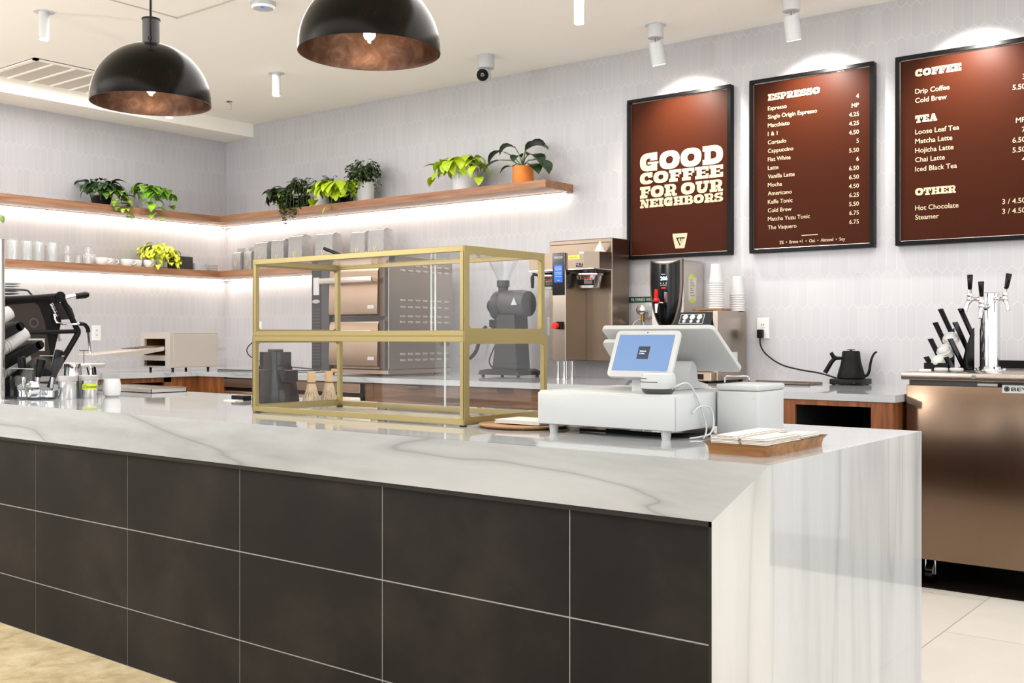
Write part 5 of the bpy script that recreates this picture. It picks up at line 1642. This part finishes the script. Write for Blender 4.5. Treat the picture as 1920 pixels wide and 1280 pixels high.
b = B().tube([cv + ax * u + Vector((0, 0, z)) for u, z in hp], [.0085, .010, .0115, .0095], 12)
b.tube([cv + ax * u + Vector((0, 0, z)) for u, z in ((-.082, .112), (-.102, .088), (-.135, .030))], [.0115, .0115, .0125], 14)
obj('handle', b, 'black_matte', t)
t = thing('heating_plate', 'square black heating base under the kettle', 'kettle base', (-2.09, 5.63, ZT))
obj('base', B().box(-2.182, -2.012, 5.55, 5.72, ZT + .003, ZT + .032, .003, 2), 'black', t)
obj('dial', B().cyl((-2.045, 5.55, ZT + .017), .009, -.006, 1, 20), 'black_gloss', t)
obj('foot', B().cyl((-2.165, 5.57, ZT), .01, .003, 2, 12).cyl((-2.03, 5.57, ZT), .01, .003, 2, 12).cyl((-2.165, 5.70, ZT), .01, .003, 2, 12).cyl((-2.03, 5.70, ZT), .01, .003, 2, 12), 'rubber', t)
t = thing('electric_cable', 'black cord from the wall outlet to the kettle base', 'cord', (-2.4, 5.7, 1.0))
obj('plug', B().box(-2.677, -2.645, YB - .045, YB - .0095, 1.115, 1.165, .006, 2), 'black', t)
obj('cable', B().tube([(-2.66, YB - .035, 1.116), (-2.655, YB - .035, 1.07), (-2.62, YB - .035, 1.02), (-2.53, YB - .04, .965), (-2.42, YB - .045, .938), (-2.30, YB - .06, .922), (-2.22, YB - .08, .905), (-2.17, YB - .06, .885)], .0045, 8, 0, 6), 'black', t)

# ------------------------------------------------------------------ steel cooler with the taps
t = thing('keg_cooler', 'large steel keg cooler on casters at the right edge', 'cooler', (-.8, 5.25, 0))
kx0, kx1, ky0, ky1 = -1.55, -.02, 4.85, 5.66
LZ = .965
obj('cabinet', B().box(kx0, kx1, ky0 + .045, ky1, .125, .93), 'steel_side', t)
obj('lid', B().box(kx0 - .018, kx1 + .02, ky0 - .018, ky1 + .01, .931, LZ, .003, 2), 'steel_v', t)
obj('gasket', B().box(kx0 + .01, kx1 - .01, ky0 + .012, ky0 + .045, .14, .930), 'mid_grey', t)
for x0, x1 in ((kx0, -.79), (-.785, kx1)):
    d = obj('door', B().box(x0, x1, ky0, ky0 + .04, .132, .908, .004, 2), 'steel_cooler', t)
    obj('latch', B().box(x0 + .30, x0 + .385, ky0 + .006, ky0 + .03, .909, .922, .003, 1), 'plastic_pearl', d)
    obj('hinge', B().box(x0 + .385, x0 + .40, ky0 + .004, ky0 + .03, .908, .924), 'black', d)
obj('lock', B().cyl((-1.257, ky0 - .018, .950), .0095, -.006, 1, 20).box(-1.268, -1.246, ky0 - .022, ky0 - .018, .946, .951), 'chrome', t)
bd = obj('name_badge', B().box(-1.147, -.90, ky0 - .003, ky0 - .0002, .884, .918, .001, 1), 'plastic_white', t)
b = B().lathe([(.0115, 0), (.0085, 0)], (-1.128, ky0 - .0036, .901), 28, 0, 1).cyl((-1.128, ky0 - .0032, .901), .0075, -.0004, 1, 24)
obj('emblem', b, 'screen_navy', bd)
obj('lettering', B().text('BEVERAGE', .0155, (-1.110, ky0 - .0036, .8935), width=.19, bold=.008), 'black', bd, angle=0)
for x in (kx0 + .07, kx1 - .07):
    for y in (ky0 + .14, ky1 - .08):
        cs = obj('caster', B().cyl((x - .016, y, .05), .05, .032, 0, 28), 'black_gloss', t)
        obj('fork', B().box(x - .024, x - .018, y - .02, y + .025, .045, .12).box(x + .018, x + .024, y - .02, y + .025, .045, .12).box(x - .03, x + .03, y - .03, y + .03, .115, .1245), 'chrome_soft', cs)
tag(obj('guard_bar', B().box(kx0 + .16, kx1 + .02, ky1 + .035, ky1 + .06, LZ, 1.005), 'black', None, (-.8, ky1 + .05, LZ)), 'low black rail along the wall behind the tap tower', 'rail')
structure('trim_2', B().box(kx0 + .16, kx1 + .02, ky1 + .02, YB, 0, LZ), 'wall_back', None, 'low tiled ledge behind the steel cooler', 'ledge')

t = thing('tap_tower', 'chrome column with three black-handled taps on the steel cooler', 'beer taps', (-1.315, 5.33, LZ))
c = (-1.315, 5.33, LZ)
obj('column', B().lathe([(0, .004), (.0445, .004), (.0445, .362), (.041, .366), (0, .367)], c, 40), 'chrome', t)
obj('flange', B().lathe([(0, 0), (.076, 0), (.076, .003), (.05, .006), (.047, .018), (.0445, .018), (0, .018)], c, 40), 'chrome', t)
b = B()
for i in range(6):
    a = i * PI / 3 + .3
    b.cyl((c[0] + .063 * math.cos(a), c[1] + .063 * math.sin(a), LZ + .003), .007, .008, 2, 6)
obj('flange_bolt', b, 'chrome', t)
lat = Vector((.95, .31, 0))
vw = Vector((.31, -.95, 0))
for dvec, z in (((-lat * .93 + vw * .36), .335), ((-lat * .42 + vw * .9), .30), ((lat * .62 + vw * .78), .335)):
    dvec = dvec.normalized()
    p = Vector(c) + Vector((0, 0, z))
    q = p + dvec * .095
    b = B().tube([p + dvec * .04, p + dvec * .052, p + dvec * .053, q - dvec * .012, q], [.018, .018, .0095, .0085, .010], 16)
    b.ball(tuple(q), .0155, 16, 1.15)
    b.tube([q + Vector((0, 0, .012)), q + Vector((0, 0, .020)), q + Vector((0, 0, .034)), q + Vector((0, 0, .046))], [.013, .015, .011, .0085], 16)
    b.tube([q - Vector((0, 0, .008)), q + dvec * .012 - Vector((0, 0, .022)), q + dvec * .022 - Vector((0, 0, .056))], [.011, .010, .0095], 14)
    fa = obj('faucet', b, 'chrome', t)
    tilt = dvec * .004 + lat * (.004 if z > .32 else 0)
    obj('handle', B().tube([q + Vector((0, 0, .046)), q + tilt + Vector((0, 0, .052)), q + tilt * 2.4 + Vector((0, 0, .112)), q + tilt * 2.5 + Vector((0, 0, .116))], [.0085, .0095, .0135, .012], 16), 'black_gloss', fa)

# lid organizer (black fingers) with lids
t = thing('lid_organizer', 'black slanted lid organizer on the left end of the steel cooler', 'organizer', (-1.572, 5.16, LZ), -.27)
M['lid_white'] = mat('white_plastic_lid', (200, 200, 198), .3, alpha=.9)
for x in (.118, .016):
    b = B().prism([(.05, 0), (.235, 0), (.235, .20), (.222, .190), (.165, .095), (.13, .02)], x, x + .006, 'yz')
    for (u0, z0), (u1, z1) in (((.100, .29), (.205, .165)), ((.055, .225), (.17, .09)), ((.015, .147), (.135, .01)), ((-.02, .0625), (.045, .0))):
        b.prism([(u0, z0), (u0 + .034, z0 + .004), (u1 + .034, z1), (u1, z1)], x - .001, x + .007, 'yz')
    obj('side_plate', b, 'black_gloss', t, local=True)
b = B()
for (u0, z0), (u1, z1) in (((.104, .286), (.205, .166)), ((.059, .221), (.17, .091)), ((.019, .143), (.135, .011))):
    b.prism([(u0 - .002, z0 - .002), (u0 + .004, z0 + .003), (u1 + .004, z1 + .003), (u1 - .002, z1 - .002)], .024, .04, 'yz')
obj('slot_rail', b, 'black_gloss', t, local=True)
obj('base', B().box(.024, .116, .04, .235, 0, .006).box(.010, .130, -.008, .0, 0, .036, .002, 1), 'black', t, local=True)
rt = Matrix.Translation((-1.572, 5.16, LZ)) @ Matrix.Rotation(-.27, 4, 'Z')
DL = Vector((0, -.71, .71))
for (p, n, nm) in ((Vector((.070, .118, .150)), 3, 'upper'), (Vector((.068, .072, .094)), 4, 'middle'), (Vector((.070, .022, .042)), 3, 'lower')):
    for i in range(n):
        q = Vector((0, 0, 1)).rotation_difference(DL)
        o = p - DL * (i * .0095)
        b = B().lathe([(.037, 0), (.038, .002), (.036, .005), (.033, .007), (.031, .014), (.022, .022), (.010, .025), (0, .0255)], (0, 0, 0), 36)
        b.xf(rt @ Matrix.Translation(o) @ q.to_matrix().to_4x4())
        tag(obj('cup_cover', b, 'lid_white', None, rt @ o), ('outermost', 'second', 'third', 'innermost')[i] + ' white dome lid in the ' + nm + ' slot of the black lid organizer', 'lid', 'lids in the black organizer')
for i, (x, y) in enumerate(((-1.452, 5.035), (-1.392, 5.06))):
    b = B().lathe([(0, 0), (.022, 0), (.027, .004), (.027, .012), (.022, .016), (0, .017)], (0, 0, 0), 28)
    b.xf(Matrix.Translation((x, y, LZ + .0005)) @ Matrix.Diagonal((1.15, 1.0, 1, 1)))
    tag(obj('cup_cover', b, 'lid_white', None, (x, y, LZ)), ('flat white lid lying on the cooler right in front of the lid organizer', 'flat white lid lying on the cooler nearer the tap tower')[i], 'lid')
b = B().prism([(-1.535, 4.985), (-1.49, 5.005), (-1.488, 5.012), (-1.530, 5.025)], LZ, LZ + .010, 'xy')
tag(obj('folded_wrapper', b, 'paper', None, (-1.51, 5.0, LZ)), 'small folded white wrapper at the foot of the lid organizer', 'wrapper')

# ------------------------------------------------------------------ things on the lower shelf
SZ = 1.668
for i, y in enumerate((3.76, 3.86, 3.955, 4.055)):
    zz = SZ
    b = B().lathe([(0, 0), (.036, 0), (.0385, .003), (.042, .145), (.0400, .145), (.0365, .008), (0, .008)], (-7.50 + .012 * (i % 2), y, zz), 32)
    tag(obj('tumbler', b, 'tumbler', None, (-7.50, y, zz)), ('first', 'second', 'third', 'fourth')[i] + ' tall ribbed clear tumbler from the steel post on the lower shelf', 'glass', 'tall tumblers on the lower shelf')
b = B().lathe([(0, 0), (.034, 0), (.036, .003), (.039, .135), (.037, .135), (.0345, .008), (0, .008)], (-7.60, 4.10, SZ), 32)
tag(obj('tumbler', b, 'tumbler', None, (-7.60, 4.10, SZ)), 'tall clear tumbler standing behind the row, beside the small stacked glasses', 'glass')


def small_glass(x, y, z, label):
    b = B().lathe([(.034, 0), (.0345, .002), (.029, .045), (.022, .058), (.021, .063), (.022, .066), (0, .066), (0, .060), (.018, .056), (.027, .043), (.0325, .002)], (x, y, z), 28)
    tag(obj('small_glass', b, 'tumbler', None, (x, y, z)), label, 'glass', 'upturned small glasses on the lower shelf')


for i, y in enumerate((4.16, 4.245, 4.325)):
    w_ = ('left', 'middle', 'right')[i]
    small_glass(-7.47, y, SZ, 'upturned small glass at the bottom of the %s pair on the lower shelf' % w_)
    if i != 1:
        small_glass(-7.475, y + .003, SZ + .068, 'upturned small glass on top of the %s pair on the lower shelf' % w_)
small_glass(-7.575, 4.22, SZ, 'upturned small glass standing behind the left and middle pairs')


def mug(x, y, z, ang, label, r=.047, h=.058, saucer=False):
    t = thing('coffee_cup', label, 'cup', (x, y, z), 0, 'white coffee cups on the lower shelf')
    obj('bowl', B().lathe([(0, 0), (r * .66, 0), (r * .74, .003), (r * .97, h * .45), (r, h), (r - .003, h), (r * .92, h * .45), (r * .66, .007), (0, .006)], (x, y, z), 32), 'ceramic', t)
    dv = Vector((math.cos(ang), math.sin(ang), 0))
    p = Vector((x, y, z))
    obj('handle', B().tube([p + dv * (r * .95) + Vector((0, 0, h * .85)), p + dv * (r + .018) + Vector((0, 0, h * .82)), p + dv * (r + .020) + Vector((0, 0, h * .5)), p + dv * (r * .85) + Vector((0, 0, h * .25))], .0042, 8, 0, 4), 'ceramic', t)


for i, (y, xx) in enumerate(((4.43, -7.46), (4.535, -7.53), (4.645, -7.46), (4.75, -7.50), (4.83, -7.44))):
    mug(xx, y, SZ, math.radians(60 + 7 * i), ('first', 'second', 'third', 'fourth', 'fifth')[i] + ' white coffee cup from the small glasses towards the lime plant')
mug(-7.585, 4.405, SZ, 2.4, 'white coffee cup behind the first one, next to the small glasses', .05, .085)

t = thing('napkin_box', 'small dark brown open box on the lower shelf beside the saucers', 'box', (-7.47, 5.135, SZ))
b = B().box(-7.55, -7.41, 5.065, 5.21, SZ, SZ + .006).box(-7.55, -7.545, 5.065, 5.21, SZ + .006, SZ + .105).box(-7.415, -7.41, 5.065, 5.21, SZ + .006, SZ + .105).box(-7.545, -7.415, 5.065, 5.07, SZ + .006, SZ + .105).box(-7.545, -7.415, 5.205, 5.21, SZ + .006, SZ + .105)
obj('walls', b, 'dark_grey', t)
obj('napkins', B().box(-7.54, -7.42, 5.075, 5.20, SZ + .006, SZ + .08), 'paper', t)
for k2, (y, x, n, w_) in enumerate(((5.305, -7.475, 7, 'left'), (5.455, -7.53, 7, 'right'))):
    for i in range(n):
        z = SZ + i * .0088
        b = B().lathe([(0, 0), (.048, 0), (.073, .0025), (.0755, .0035), (.0755, .0075), (.071, .0075), (.04, .004), (0, .004)], (x, y, z), 36)
        tag(obj('saucer', b, 'ceramic', None, (x, y, z)), nth(n - 1 - i, n, 'pale saucer', 'in the %s pile near the shelf corner' % w_), 'saucer', 'saucer piles on the lower shelf')


# coffee bags
def coffee_bag(x, y, z, w, d, h, label, rz=0, fold=1):
    t = thing('coffee_bag', label, 'coffee bag', (x, y, z), rz, 'silver coffee bags')
    b = B()
    rows = [(0, 1, 1), (.04, 1.02, 1.02), (.5, 1.0, 1.0), (.84, .985, .96), (.96, .97, .86), (1.0, .95, .55)]
    n = 5
    vr = []
    for (v, kx, ky) in rows:
        r = []
        for sx in range(n):
            u = -1 + 2 * sx / (n - 1)
            r.append((u * w / 2 * kx, -d / 2 * ky - .004 * (1 - u * u) * (1 if v < .8 else 0) + rng.uniform(-.0015, .0015), v * h))
        r.append((w / 2 * kx - .012 * (v > .5), 0, v * h + rng.uniform(-.001, .001)))
        for sx in range(n - 1, -1, -1):
            u = -1 + 2 * sx / (n - 1)
            r.append((u * w / 2 * kx, d / 2 * ky, v * h))
        r.append((-w / 2 * kx + .012 * (v > .5), 0, v * h))
        vr.append([b.bm.verts.new(p) for p in r])
    m = len(vr[0])
    b.bm.faces.new(vr[0][::-1])
    for p, q in zip(vr, vr[1:]):
        for i in range(m):
            b.bm.faces.new((p[i], p[(i + 1) % m], q[(i + 1) % m], q[i]))
    b.bm.faces.new(vr[-1])
    obj('pouch', b, 'bag', t, local=True)
    fb = B()
    if fold:
        fb.tube([(-w * .46, -d * .05, h + .001), (0, -d * .08, h + .004), (w * .46, -d * .05, h + .001)], .008, 8)
    else:
        fb.box(-w * .47, w * .47, -.0035, .0035, h - .005, h + .035, .001, 1)
    obj('folded_top', fb, 'bag', t, local=True)
    yy = -d / 2 - .0068
    mb = B()
    mb.prism([(-.020, h * .50), (-.012, h * .50), (.004, h * .26), (.0, h * .20)], yy, yy + .001, 'xz')
    mb.prism([(.020, h * .50), (.008, h * .50), (.004, h * .42), (.010, h * .42)], yy, yy + .001, 'xz')
    mb.prism([(.0, h * .20), (.004, h * .26), (.014, h * .42), (.020, h * .42)], yy, yy + .001, 'xz')
    obj('print', mb, 'bag_mark', t, local=True)


bz = SZ
for i, (x, y, w, h, z, f, lab) in enumerate((
        (-7.235, 5.56, .105, .155, bz, 0, 'leftmost small flat-topped silver coffee bag, next to the corner'),
        (-7.115, 5.585, .105, .16, bz, 0, 'small flat-topped silver coffee bag second from the corner'),
        (-6.945, 5.58, .16, .225, bz, 1, 'first large silver coffee bag from the corner'),
        (-6.745, 5.59, .155, .235, bz, 1, 'second large silver coffee bag from the corner'),
        (-6.52, 5.585, .17, .255, bz, 1, 'third large silver coffee bag from the corner, with the tall folded top'),
        (-6.19, 5.585, .185, .25, bz, 1, 'large silver coffee bag behind the black paddle handle'),
        (-5.83, 5.60, .15, .245, bz, 1, 'left one of the two silver coffee bags at the far right'))):
    coffee_bag(x, y, z, w, .11, h, lab, rng.uniform(-.06, .06), f)
coffee_bag(-5.565, 5.53, 1.6605, .17, .105, .25, 'rightmost silver coffee bag, standing on the double oven', -.04, 1)


# ------------------------------------------------------------------ plants
def leaf(b, p, az, el, L, W, droop=.9, fold=.22, heart=True, mi=0):
    p = Vector(p)
    prof = (.18, .82, 1.0, .93, .72, .42, .02) if heart else (.08, .62, .95, 1.0, .8, .45, .02)
    n = len(prof)
    side = Vector((-math.sin(az), math.cos(az), 0))
    rows = []
    e = el
    for i in range(n):
        d = Vector((math.cos(az) * math.cos(e), math.sin(az) * math.cos(e), math.sin(e)))
        up = side.cross(d) * -1
        w = W / 2 * prof[i]
        rows.append((p - side * w + up * w * fold, p.copy(), p + side * w + up * w * fold))
        p = p + d * (L / (n - 1))
        e -= droop / (n - 1)
    vr = [[b.bm.verts.new(q) for q in r] for r in rows]
    for u, v in zip(vr, vr[1:]):
        for i in range(2):
            f = b.bm.faces.new((u[i], u[i + 1], v[i + 1], v[i]))
            f.material_index = mi
    return b


def pot_round(t, x, y, z, r, h, m, taper=.9):
    obj('pot', B().lathe([(0, 0), (r * taper, 0), (r * taper + .002, .003), (r, h), (r - .006, h), (r * taper - .004, .01), (0, .01)], (x, y, z), 40), m, t)
    obj('soil', B().cyl((x, y, z + h - .02), r * .93, .006, 2, 24), 'soil', t)


def pot_square(t, x, y, z, r, h, m):
    obj('pot', flare(B(), [(r * .8, r * .8, z), (r, r, z + h)], x, y), m, t)
    obj('soil', B().box(x - r * .9, x + r * .9, y - r * .9, y + r * .9, z + h, z + h + .002), 'soil', t)


def rest(b):
    """Leaves lie on the shelf or hang in front of its edge, never inside the board."""
    for v in b.bm.verts:
        for top in (UZ, SZ):
            if top - .16 < v.co.z < top + .003:
                if v.co.y > 5.434 and top == UZ and v.co.x > -7.3:
                    if v.co.y < 5.475:
                        v.co.y = 5.432
                    else:
                        v.co.z = top + .003
                elif v.co.x < -7.373:
                    if v.co.x > -7.415:
                        v.co.x = -7.371
                    else:
                        v.co.z = top + .003
    return b


def bushy(t, c, n, L, W, m, spread, rise, front, el=(.2, 1.1), droop=(1.2, 2.2), seed=1, fan=2.4, heart=True):
    """Leaves on arching stalks fanning round the pot top c; front is the direction that faces the room."""
    r = random.Random(seed)
    b, sb = B(), B()
    c = Vector(c)
    for i in range(n):
        az = front + r.uniform(-fan, fan)
        e = r.uniform(*el)
        rad = spread * r.uniform(.25, 1)
        tip = c + Vector((math.cos(az) * rad, math.sin(az) * rad, rise * r.uniform(.2, 1) * (1.15 - .5 * rad / spread)))
        mid = c + (tip - c) * .5 + Vector((0, 0, .02))
        sb.tube([c, mid, tip], .0018, 5)
        leaf(b, tip, az + r.uniform(-.5, .5), e - .5, L * r.uniform(.95, 1.4), W * r.uniform(.95, 1.4), r.uniform(*droop), .25, heart)
    obj('foliage', rest(b), m, t, angle=60)
    obj('stalks', rest(sb), 'stem', t)


def trailing(t, c, vines, L, W, m, front, out, seed=1, step=.03, heart=True, name='vine'):
    """Vines that climb over the rim and hang down; each is (azimuth offset, reach, drop, rise)."""
    r = random.Random(seed)
    for (da, reach, drop, rise) in vines:
        az = front + da
        c0 = Vector(c)
        d = Vector((math.cos(az), math.sin(az), 0))
        pts = [c0, c0 + d * reach * .45 + Vector((0, 0, rise)), c0 + d * reach * .85 + Vector((0, 0, rise * .5)), c0 + d * reach + Vector((0, 0, -drop * .35)), c0 + d * reach * 1.04 + Vector((0, 0, -drop))]
        sb = B().tube(pts, .0018, 5, 0, 5)
        cum = [0]
        for a, q in zip(pts, pts[1:]):
            cum.append(cum[-1] + (q - a).length)
        s = step
        k_ = 0
        lb = B()
        while s < cum[-1] + .001:
            for j in range(4):
                if cum[j] <= s <= cum[j + 1] + 1e-6:
                    p = pts[j] + (pts[j + 1] - pts[j]) * ((s - cum[j]) / (cum[j + 1] - cum[j]))
                    break
            k_ += 1
            sidez = 1 if k_ % 2 else -1
            leaf(lb, p, az + sidez * r.uniform(.5, 1.3), r.uniform(-.2, .5), L * r.uniform(.95, 1.35), W * r.uniform(1., 1.4), r.uniform(1.0, 2.0), .2, heart)
            s += step * r.uniform(.8, 1.2)
        v = obj(name, rest(lb), m, t, angle=60)
        obj('stem', rest(sb), 'stem', v)


UZ = 2.125
FX, FYB = 0.0, -PI / 2          # the room lies towards +x from the left shelf and towards -y from the back shelf
# left shelf
t = thing('potted_plant', 'dark and lime trailing plant in a low dark pot, leftmost on the upper shelf', 'plant', (-7.50, 4.45, UZ))
pot_square(t, -7.50, 4.45, UZ, .06, .075, 'black')
bushy(t, (-7.50, 4.45, UZ + .08), 48, .09, .056, 'leaf_dark', .12, .13, FX, seed=3, fan=2.6)
trailing(t, (-7.48, 4.50, UZ + .08), [(.35, .12, .14, .04), (.75, .13, .19, .05), (1.0, .11, .09, .06), (.1, .11, .11, .06), (-.9, .15, .05, .03)], .075, .048, 'leaf_mixed', FX, 1, seed=5, step=.032)
t = thing('potted_plant', 'green trailing plant in a white square pot on the upper shelf, left of the corner', 'plant', (-7.49, 4.86, UZ))
pot_square(t, -7.49, 4.87, UZ, .075, .145, 'ceramic')
bushy(t, (-7.49, 4.87, UZ + .15), 20, .10, .072, 'leaf_green', .10, .05, FX, seed=8, fan=2.2, el=(0, .7), droop=(1.4, 2.2))
trailing(t, (-7.46, 4.83, UZ + .15), [(-.15, .13, .24, .02), (-.4, .11, .15, .03), (.95, .16, .14, .03), (-1.1, .13, .08, .05)], .085, .058, 'leaf_green', FX, 1, seed=4, step=.04)
t = thing('potted_plant', 'bright yellow-green plant in a pale grey pot on the lower shelf', 'plant', (-7.48, 4.93, SZ))
obj('saucer', B().lathe([(0, 0), (.05, 0), (.066, .010), (.064, .011), (.05, .004), (0, .004)], (-7.48, 4.935, SZ), 32), 'ceramic', t)
pot_round(t, -7.48, 4.935, SZ + .0045, .056, .09, 'ceramic', .7)
bushy(t, (-7.48, 4.935, SZ + .10), 110, .066, .034, 'leaf_yellow', .125, .105, FX, seed=12, fan=3.0, droop=(1.4, 3.0), el=(-.2, 1.0), heart=False)
trailing(t, (-7.46, 4.935, SZ + .10), [(-1.3, .12, .05, .04), (-.8, .11, .08, .04), (-.3, .10, .09, .04), (.2, .11, .08, .04), (.7, .12, .09, .04), (1.2, .13, .05, .04)], .06, .032, 'leaf_yellow', FX, 1, seed=77, step=.02, heart=False)
# out of the frame at the far left, one leaf reaching in
t = thing('potted_plant', 'plant on the glass shelf at the left edge, one patterned leaf showing', 'plant', (-4.62, 2.12, 1.531))
pot_round(t, -4.62, 2.115, 1.531, .055, .10, 'ceramic')
bushy(t, (-4.62, 2.115, 1.63), 10, .09, .06, 'leaf_mixed', .08, .10, PI, seed=2, fan=1.2)
lb = B()
leaf(lb, (-4.40, 2.115, 1.622), .25, .1, .085, .058, 1.3)
obj('foliage', lb, 'leaf_mixed', t, angle=60)
obj('stalks', B().tube([(-4.62, 2.115, 1.63), (-4.5, 2.115, 1.67), (-4.40, 2.115, 1.622)], .0018, 5, 0, 4), 'stem', t)
# back shelf
t = thing('potted_plant', 'dark green folded-leaf plant in a black square pot, leftmost on the back upper shelf', 'plant', (-6.63, 5.57, UZ))
pot_square(t, -6.63, 5.565, UZ, .07, .10, 'black')
bushy(t, (-6.66, 5.565, UZ + .11), 22, .10, .055, 'leaf_dark', .11, .09, PI + .6, seed=21, fan=1.5, el=(.1, 1.0), heart=False)
trailing(t, (-6.62, 5.53, UZ + .11), [(.45, .10, .15, .03), (.1, .09, .10, .02)], .05, .03, 'leaf_mixed', FYB, 1, seed=6, step=.024)
t = thing('potted_plant', 'fine-leaved trailing plant hanging over the shelf edge beside the black square pot', 'plant', (-6.46, 5.58, UZ))
pot_round(t, -6.47, 5.58, UZ, .05, .11, 'black')
trailing(t, (-6.47, 5.55, UZ + .13), [(-.9, .12, .16, .09), (-.5, .12, .22, .08), (-.2, .13, .25, .07), (.1, .12, .20, .09), (.4, .13, .24, .08), (.7, .12, .19, .07), (1.0, .13, .15, .09), (1.35, .13, .12, .10), (-1.4, .1, .08, .1)], .036, .022, 'leaf_dark', FYB, 1, seed=9, step=.0165, heart=False)
bushy(t, (-6.47, 5.56, UZ + .12), 60, .036, .022, 'leaf_dark', .11, .14, FYB, seed=23, fan=2.8, heart=False)
t = thing('potted_plant', 'white round pot with a sparse creeping plant, left of the lime plant', 'plant', (-6.27, 5.60, UZ))
pot_round(t, -6.27, 5.60, UZ, .075, .15, 'ceramic')
trailing(t, (-6.27, 5.58, UZ + .15), [(-1.2, .12, .10, .02), (-.7, .11, .16, .02), (1.3, .14, -.06, .09), (1.7, .12, -.09, .08)], .035, .022, 'leaf_dark', FYB, 1, seed=31, step=.018, heart=False)
t = thing('potted_plant', 'bushy lime green plant in a black pot in the middle of the back shelf', 'plant', (-6.02, 5.57, UZ))
pot_square(t, -6.03, 5.565, UZ, .075, .10, 'black')
bushy(t, (-6.02, 5.565, UZ + .11), 56, .11, .075, 'leaf_lime', .16, .08, FYB, seed=41, fan=2.3, el=(0, .9), droop=(1.3, 2.4))
trailing(t, (-6.0, 5.54, UZ + .11), [(.25, .13, .16, .02), (-.9, .20, .09, .02), (1.0, .17, .08, .03)], .095, .062, 'leaf_lime', FYB, 1, seed=43, step=.06)
t = thing('potted_plant', 'white pot with a tall small-leaved dark plant spilling to both sides', 'plant', (-5.80, 5.60, UZ))
pot_round(t, -5.80, 5.60, UZ, .07, .155, 'ceramic')
bushy(t, (-5.79, 5.58, UZ + .17), 150, .036, .024, 'leaf_dark', .12, .16, FYB, seed=51, fan=3, heart=False)
trailing(t, (-5.79, 5.57, UZ + .16), [(-.35, .10, .15, .05), (.15, .10, .15, .05), (.55, .11, .07, .08), (1.0, .17, .03, .11), (1.3, .19, .10, .12), (1.6, .15, .04, .11), (-1.0, .12, .10, .06), (-1.4, .14, .03, .07)], .034, .022, 'leaf_dark', FYB, 1, seed=53, step=.016, heart=False)
t = thing('potted_plant', 'lime green arching plant in a tall white pot on the back shelf', 'plant', (-4.81, 5.60, UZ))
pot_round(t, -4.81, 5.60, UZ, .095, .165, 'ceramic', .94)
bushy(t, (-4.81, 5.57, UZ + .17), 30, .105, .07, 'leaf_lime', .13, .09, FYB, seed=62, fan=2.4, el=(0, .8), droop=(1.2, 2.2))
trailing(t, (-4.81, 5.56, UZ + .17), [(-1.25, .20, .09, .07), (1.2, .22, .06, .07), (1.35, .18, .09, .05), (-.6, .14, .07, .05), (.6, .14, .10, .05)], .095, .06, 'leaf_lime', FYB, 1, seed=64, step=.07)
t = thing('potted_plant', 'orange pot with big dark curling leaves near the end of the upper shelf', 'plant', (-4.28, 5.58, UZ))
pot_round(t, -4.285, 5.58, UZ, .07, .125, 'orange', .97)
b, sb = B(), B()
c = Vector((-4.285, 5.575, UZ + .125))
for (dx, dy, dz, az, el, L, W, dr) in ((.02, 0, .10, .1, .5, .16, .10, 1.4), (-.03, -.03, .11, 3.5, .6, .12, .08, 2.2), (-.12, -.04, .10, 3.4, .1, .13, .06, 1.8), (-.14, -.05, .05, 3.9, -.3, .15, .055, 1.0), (.06, -.03, .06, -.4, .0, .19, .09, 1.1), (.11, -.02, .03, -.2, -.3, .15, .10, .9), (.03, -.05, .05, -1.6, .3, .09, .07, 1.9), (-.05, -.05, .0, 3.6, .0, .08, .04, 1.3), (.02, .02, .13, .8, .6, .12, .09, 1.6), (.09, -.05, .0, -.5, -.2, .14, .08, .8)):
    p = c + Vector((dx, dy, dz)) * 1.05
    L, W = L * 1.22, W * 1.35
    sb.tube([c, c + (p - c) * .5 + Vector((0, 0, .02)), p], .0035, 6)
    leaf(b, p, az, el, L, W, dr, .3, False)
obj('foliage', rest(b), 'leaf_dark', t, angle=60)
obj('stalks', rest(sb), 'stem', t)
